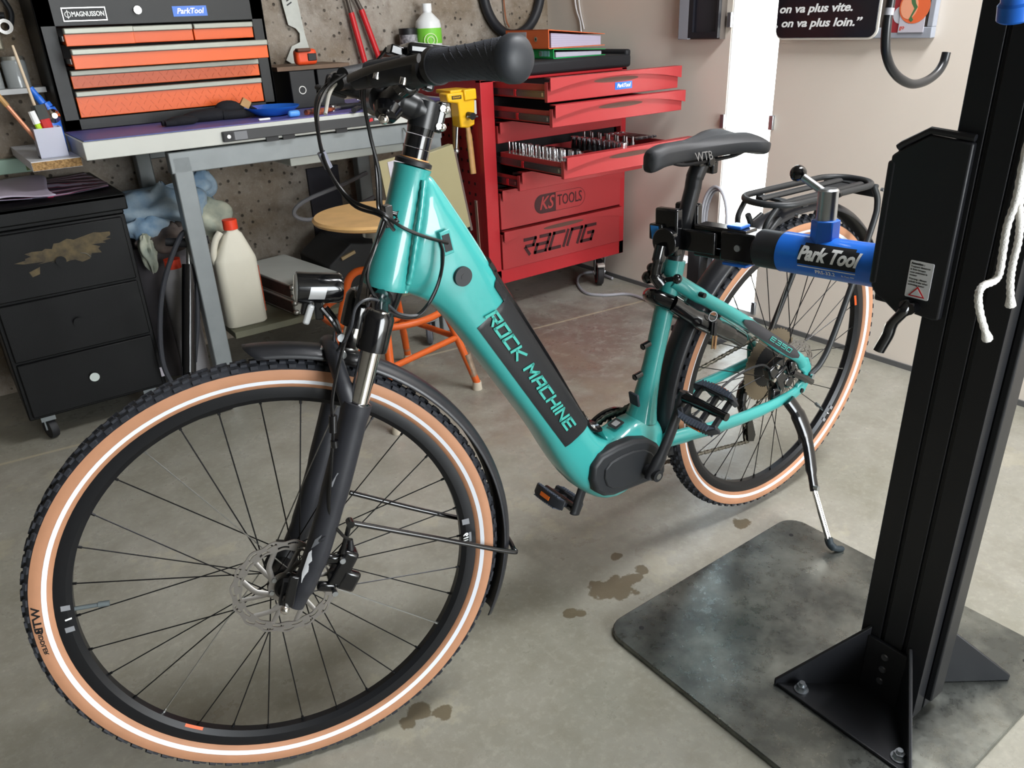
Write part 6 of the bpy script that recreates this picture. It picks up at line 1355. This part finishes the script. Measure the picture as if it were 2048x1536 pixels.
# ---- saddle and post
pd = (Vector((.326, 0, .500))-Vector((.372, 0, .335))).normalized()
post_ = part(MB().cyl(Vector((.372, 0, .325)), Vector((.333, 0, .470)), .0152, n=28).tube(bez([(.334, 0, .465), (.331, 0, .485), (.318, 0, .508)]), [.0155]*8+[.0165]*9, 20), 'seat_post', mat('post_black', (30, 31, 34), .35), ang=40)
part(MB().box((.318, 0, .517), (.050, .040, .018), Matrix.Rotation(.05, 3, 'Y')).cyl((.318, -.028, .516), (.318, .028, .516), .010, n=14).box((.288, 0, .500), (.016, .022, .026)), 'saddle_clamp', gloss, post_, bevel=.003)
def sad(u, v):                                     # u nose to tail, v across; closed shell
    x = .457-.262*u; w = .020+.058*max(0, min(1, (u-.28)/.55))**1.5; w *= (1-.55*max(0, (u-.9)/.1)**2); w *= min(1, .55+u*9)
    zt_ = .549-.008*max(0, .12-u)*8+.006*math.exp(-((u-.75)/.25)**2)-.012*max(0, u-.85)*5
    a = 2*pi*v; ca, sa = cos(a), sin(a); top = max(0, ca)**.55 if ca > 0 else 0
    dep = .030+.004*max(0, 1-u*3)
    y = w*math.copysign(abs(sa)**.75, sa)
    z = zt_-(.0 if ca > 0 else dep*abs(ca)**.6)-.022*(abs(y)/max(w, 1e-4))**3*(.6 if ca > 0 else .4)
    z -= .010*math.exp(-(y/.008)**2)*(1 if (ca > 0 and u > .35) else 0)
    return Vector((x, y, z+.006*(ca > 0)))
rings = [[sad(u/26, v/32) for v in range(32)] for u in range(27)]
sdl = part(MB().loft(rings), 'saddle', mat('saddle_leather', (44, 45, 48), .55, bump=.12, bscale=700), ang=70, sub=1)
for s in (-1, 1): part(MB().tube(bez([(.43, s*.010, .530), (.385, s*.016, .517), (.34, s*.021, .517), (.29, s*.022, .517), (.255, s*.028, .520), (.225, s*.038, .532)]), .0036, 9), 'saddle_rail', mat('rail_black_metal', (40, 40, 42), .3, .6), sdl)
lettering('WTB', .021, mat('saddle_print', (118, 116, 114), .5), sdl, lambda a, b_, d: Vector((.348-a, .0335+d+a*.12-b_*.35, .5290+b_)), bold=.0, xs=.85)

# ---- cables
def cable(name, pts, r=.0026, m=None, n=8): return part(MB().tube(bez(pts, n), r, 8), name, m or mat('cable_black', (16, 16, 17), .3), None)
S = lambda f_, l, u: TS((f_, l, u))
port = Vector((pt.x, .039, pt.z))
gd = bpx(775, 432, .040)
cable('brake_hose', [S(.105, -.07, .275), S(.130, -.05, .245), S(.137, -.02, .205), S(.118, .0, .152), S(.080, .018, .115), gd+Vector((.012, .008, .008)), bpx(800, 452, .046), bpx(840, 470, .047), bpx(876, 481, .044), port])
cable('gear_cable', [S(.113, -.10, .270), S(.136, -.07, .235), S(.134, -.03, .195), S(.112, -.005, .145), S(.074, .012, .108), gd+Vector((.012, .004, .003)), gd+Vector((-.006, .004, -.02))], .0025)
cable('display_cable', [S(.075, .03, .315), S(.095, .02, .262), S(.078, .012, .222), S(.058, .010, .180), S(.046, .014, .140), S(.040, .026, .110), gd+Vector((.002, .004, -.006))], .0022)
cable('front_brake_hose', [S(.100, .085, .288), S(.098, .06, .250), S(.075, .035, .205), S(.052, .032, .16), S(.040, .038, .115), bpx(771, 445, .046), bpx(752, 490, .05), bpx(728, 545, .052), S(.048, .05, -.02), S(.056, .062, -.09), S(.058, .074, -.155), S(.050, .083, -.195), S(.042, .085, -.25), S(.028, .082, -.33), S(.002, .072, -.365), S(-.018, .056, -.383)])
cable('motor_cable', [bpx(768, 440, .044), bpx(752, 490, .050), bpx(738, 530, .052), bpx(736, 565, .05), bpx(755, 600, .045), bpx(790, 630, .045), bpx(830, 633, .045), bpx(862, 600, .048), bpx(880, 555, .05), bpx(886, 510, .05), bpx(880, 483, .042)], .0027)
cable('light_cable', [S(.062, .012, -.075), S(.058, .03, -.10), bpx(700, 660, .06), bpx(712, 615, .055), bpx(740, 598, .052), bpx(775, 610, .048), bpx(800, 628, .045), bpx(840, 628, .046), bpx(866, 590, .049), bpx(882, 545, .05), bpx(884, 500, .045)], .0022, mat('cable_grey_black', (44, 46, 50), .4))
cable('brake_cable_sheath', [S(.108, -.085, .270), S(.122, -.06, .245), S(.126, -.035, .215)], .0028, mat('pale_sheath', (170, 168, 160), .4))
part(MB().tube([bpx(775, 424, .040), bpx(793, 428, .043), bpx(796, 440, .043), bpx(778, 446, .040)], .004, 8).box(gd, (.012, .012, .03)), 'cable_guide', gloss, headt, bevel=.001)
tq = S(.118, -.01, .155); part(MB().cyl(tq+Vector((.004, 0, .012)), tq-Vector((.004, 0, .010)), .006, n=12), 'cable_tag', mat('cable_tag_grey', (120, 122, 134), .4))
part(MB(TS).cyl((.055, .086, -.176), (.05, .087, -.20), .006, n=10).cyl((.046, .0875, -.212), (.043, .087, -.222), .0055, n=10), 'hose_clip', gloss, forkL)
0 and part(MB().grid(3, 12, lambda u, v: HB+SAX*(.03+.09*v)+Vector((0, 1, 0))*cos(-.45+(u-.5)*.14)*(.0338-.006*v)+Vector((sin(_ha), 0, cos(_ha)))*-sin(-.45+(u-.5)*.14)*(.0338-.006*v)), 'painted_speckles', mat('speckle_tint', (150, 196, 188), .3), headt)  # switched off: patch painted for reflection speckles on the head tube

# ---------------------------------------------------------------- clamp jaws round the seat tube, rope, hook
def W_(a, v, u): return j0+AD*a+aw*v+au*u
cD = (b2w((.372, 0, .335))-j0).dot(AD)
tj = bpy.data.objects['repair_stand']
jm = gloss
for s in (-1, 1):
    bxx(W_(cD, s*.030, .012), (.018, .052, .088), 'clamp_jaw', jm, .004, tj); bxx(W_(cD, s*.0215, .012), (.006, .046, .084), 'jaw_pad', matte, .001, tj)
    bxx(W_(cD-.055, s*.022, .0), (.010, .09, .040), 'jaw_link', jm, .003, tj)
cv = -1 if W_(0, -1, 0).x < W_(0, 1, 0).x else 1
pv = MB().cyl(W_(cD-.006, cv*.038, -.004), W_(cD-.006, cv*.052, -.004), .027, n=32).build('clamp_pivot_disc', jm, tj, bevel=.002)
bxx(W_(cD+.018, cv*.032, .012), (.030, .030, .030), 'jaw_nose', jm, .003, tj)
MB().prism([(-.010, -.012), (.006, -.014), (.010, .012), (-.008, .012)], 0, .001, lambda u, v, d: W_(cD+.018+u*1., cv*(.0475+d), .012+v)).build('blue_badge', mat('badge_blue', (46, 140, 226), .4), tj)
hn = MB().tube(bez([W_(cD-.002, cv*.050, -.010), W_(cD-.0, cv*.058, -.04), W_(cD+.004, cv*.058, -.065), W_(cD-.004, cv*.050, -.083)]), [.016]*8+[.013]*8+[.016]*9, 14, flat=.7).build('clamp_handle', jm, tj)
MB().sph(W_(cD+.030, cv*.052, -.076), .0125, 16, 10).cyl(W_(cD+.012, cv*.052, -.080), W_(cD+.026, cv*.052, -.076), .007, n=12).build('handle_knob', jm, hn); MB().sph(W_(cD-.034, cv*.045, -.070), .0095, 16, 10).cyl(W_(cD-.010, cv*.048, -.075), W_(cD-.03, cv*.045, -.070), .005, n=12).build('handle_knob', jm, hn)
MB().sph(W_(cD+.026, cv*.046, -.058), .010, 14, 9).build('handle_knob', jm, hn)
# two ends of a white cord hanging from above on the stand
def cord(pts, label, r=.0042):
    p = bez(pts, 10); n = 8; mb = MB()
    mb.tube(p, [r*(1+.10*sin(i*1.9)) for i in range(len(p))], 9); e = p[-1]; d = (p[-1]-p[-2]).normalized()
    mb.tube([e-d*.004, e+d*.010], [r, r*1.5], 9); return tag(mb.build('cord_end', rope, None, ang=80), label, 'cord', 'white cord ends hanging on the stand')
ry = .372
pp = lambda px, py, y=ry: at(px, py, 1, y)
cord([pp(2075, 200), pp(2046, 330), pp(2032, 400), pp(2015, 450), pp(2007, 495), pp(1999, 545), pp(1988, 562), pp(1966, 572), pp(1957, 590), pp(1960, 625), pp(1972, 668)], 'longer white cord end with a kink, hanging in front of the black post')
cord([pp(2085, 220), pp(2050, 350), pp(2039, 400), pp(2040, 445), pp(2036, 485), pp(2026, 525), pp(2021, 560), pp(2021, 598)], 'shorter straight white cord end hanging right beside the kinked one')
# big rubber coated hook from the hoist
hy = .80
hp = [(1796, -160), (1788, -60), (1782, 0), (1774, 45), (1771, 90), (1774, 115), (1783, 138), (1800, 157), (1824, 168), (1850, 163), (1872, 148), (1886, 128), (1893, 105)]
hkp = bez([at(x, y, 1, hy) for x, y in hp], 6)
t = thing('bicycle_hook', at(1790, -160, 1, hy), 'big black rubber coated hook hanging in front of the poster', 'hook')
MB().tube(hkp, [.0074]*18+[.0080]*(len(hkp)-18), 14).build('hook', mat('hook_rubber', (30, 31, 34), .3), t)
i0 = [i for i, p in enumerate(hkp) if p.z < at(1783, 12, 1, hy).z][0]
MB().tube([hkp[i0], hkp[i0+1], hkp[i0+2]], .0081, 14).build('tape_band', mat('tape_grey', (166, 166, 172), .5), t)
# blue plastic grip clipped to the post, top right corner
tk = MB().tube(bez([at(2036, -60, 1, .385), at(2034, 0, 1, .385), at(2030, 42, 1, .385)]), [.014]*9+[.0165]*7+[.013], 16).build('post_knob', bluep, tj)

# flatten: nothing selected, viewport display left alone
for o in bpy.data.objects: o.select_set(False)
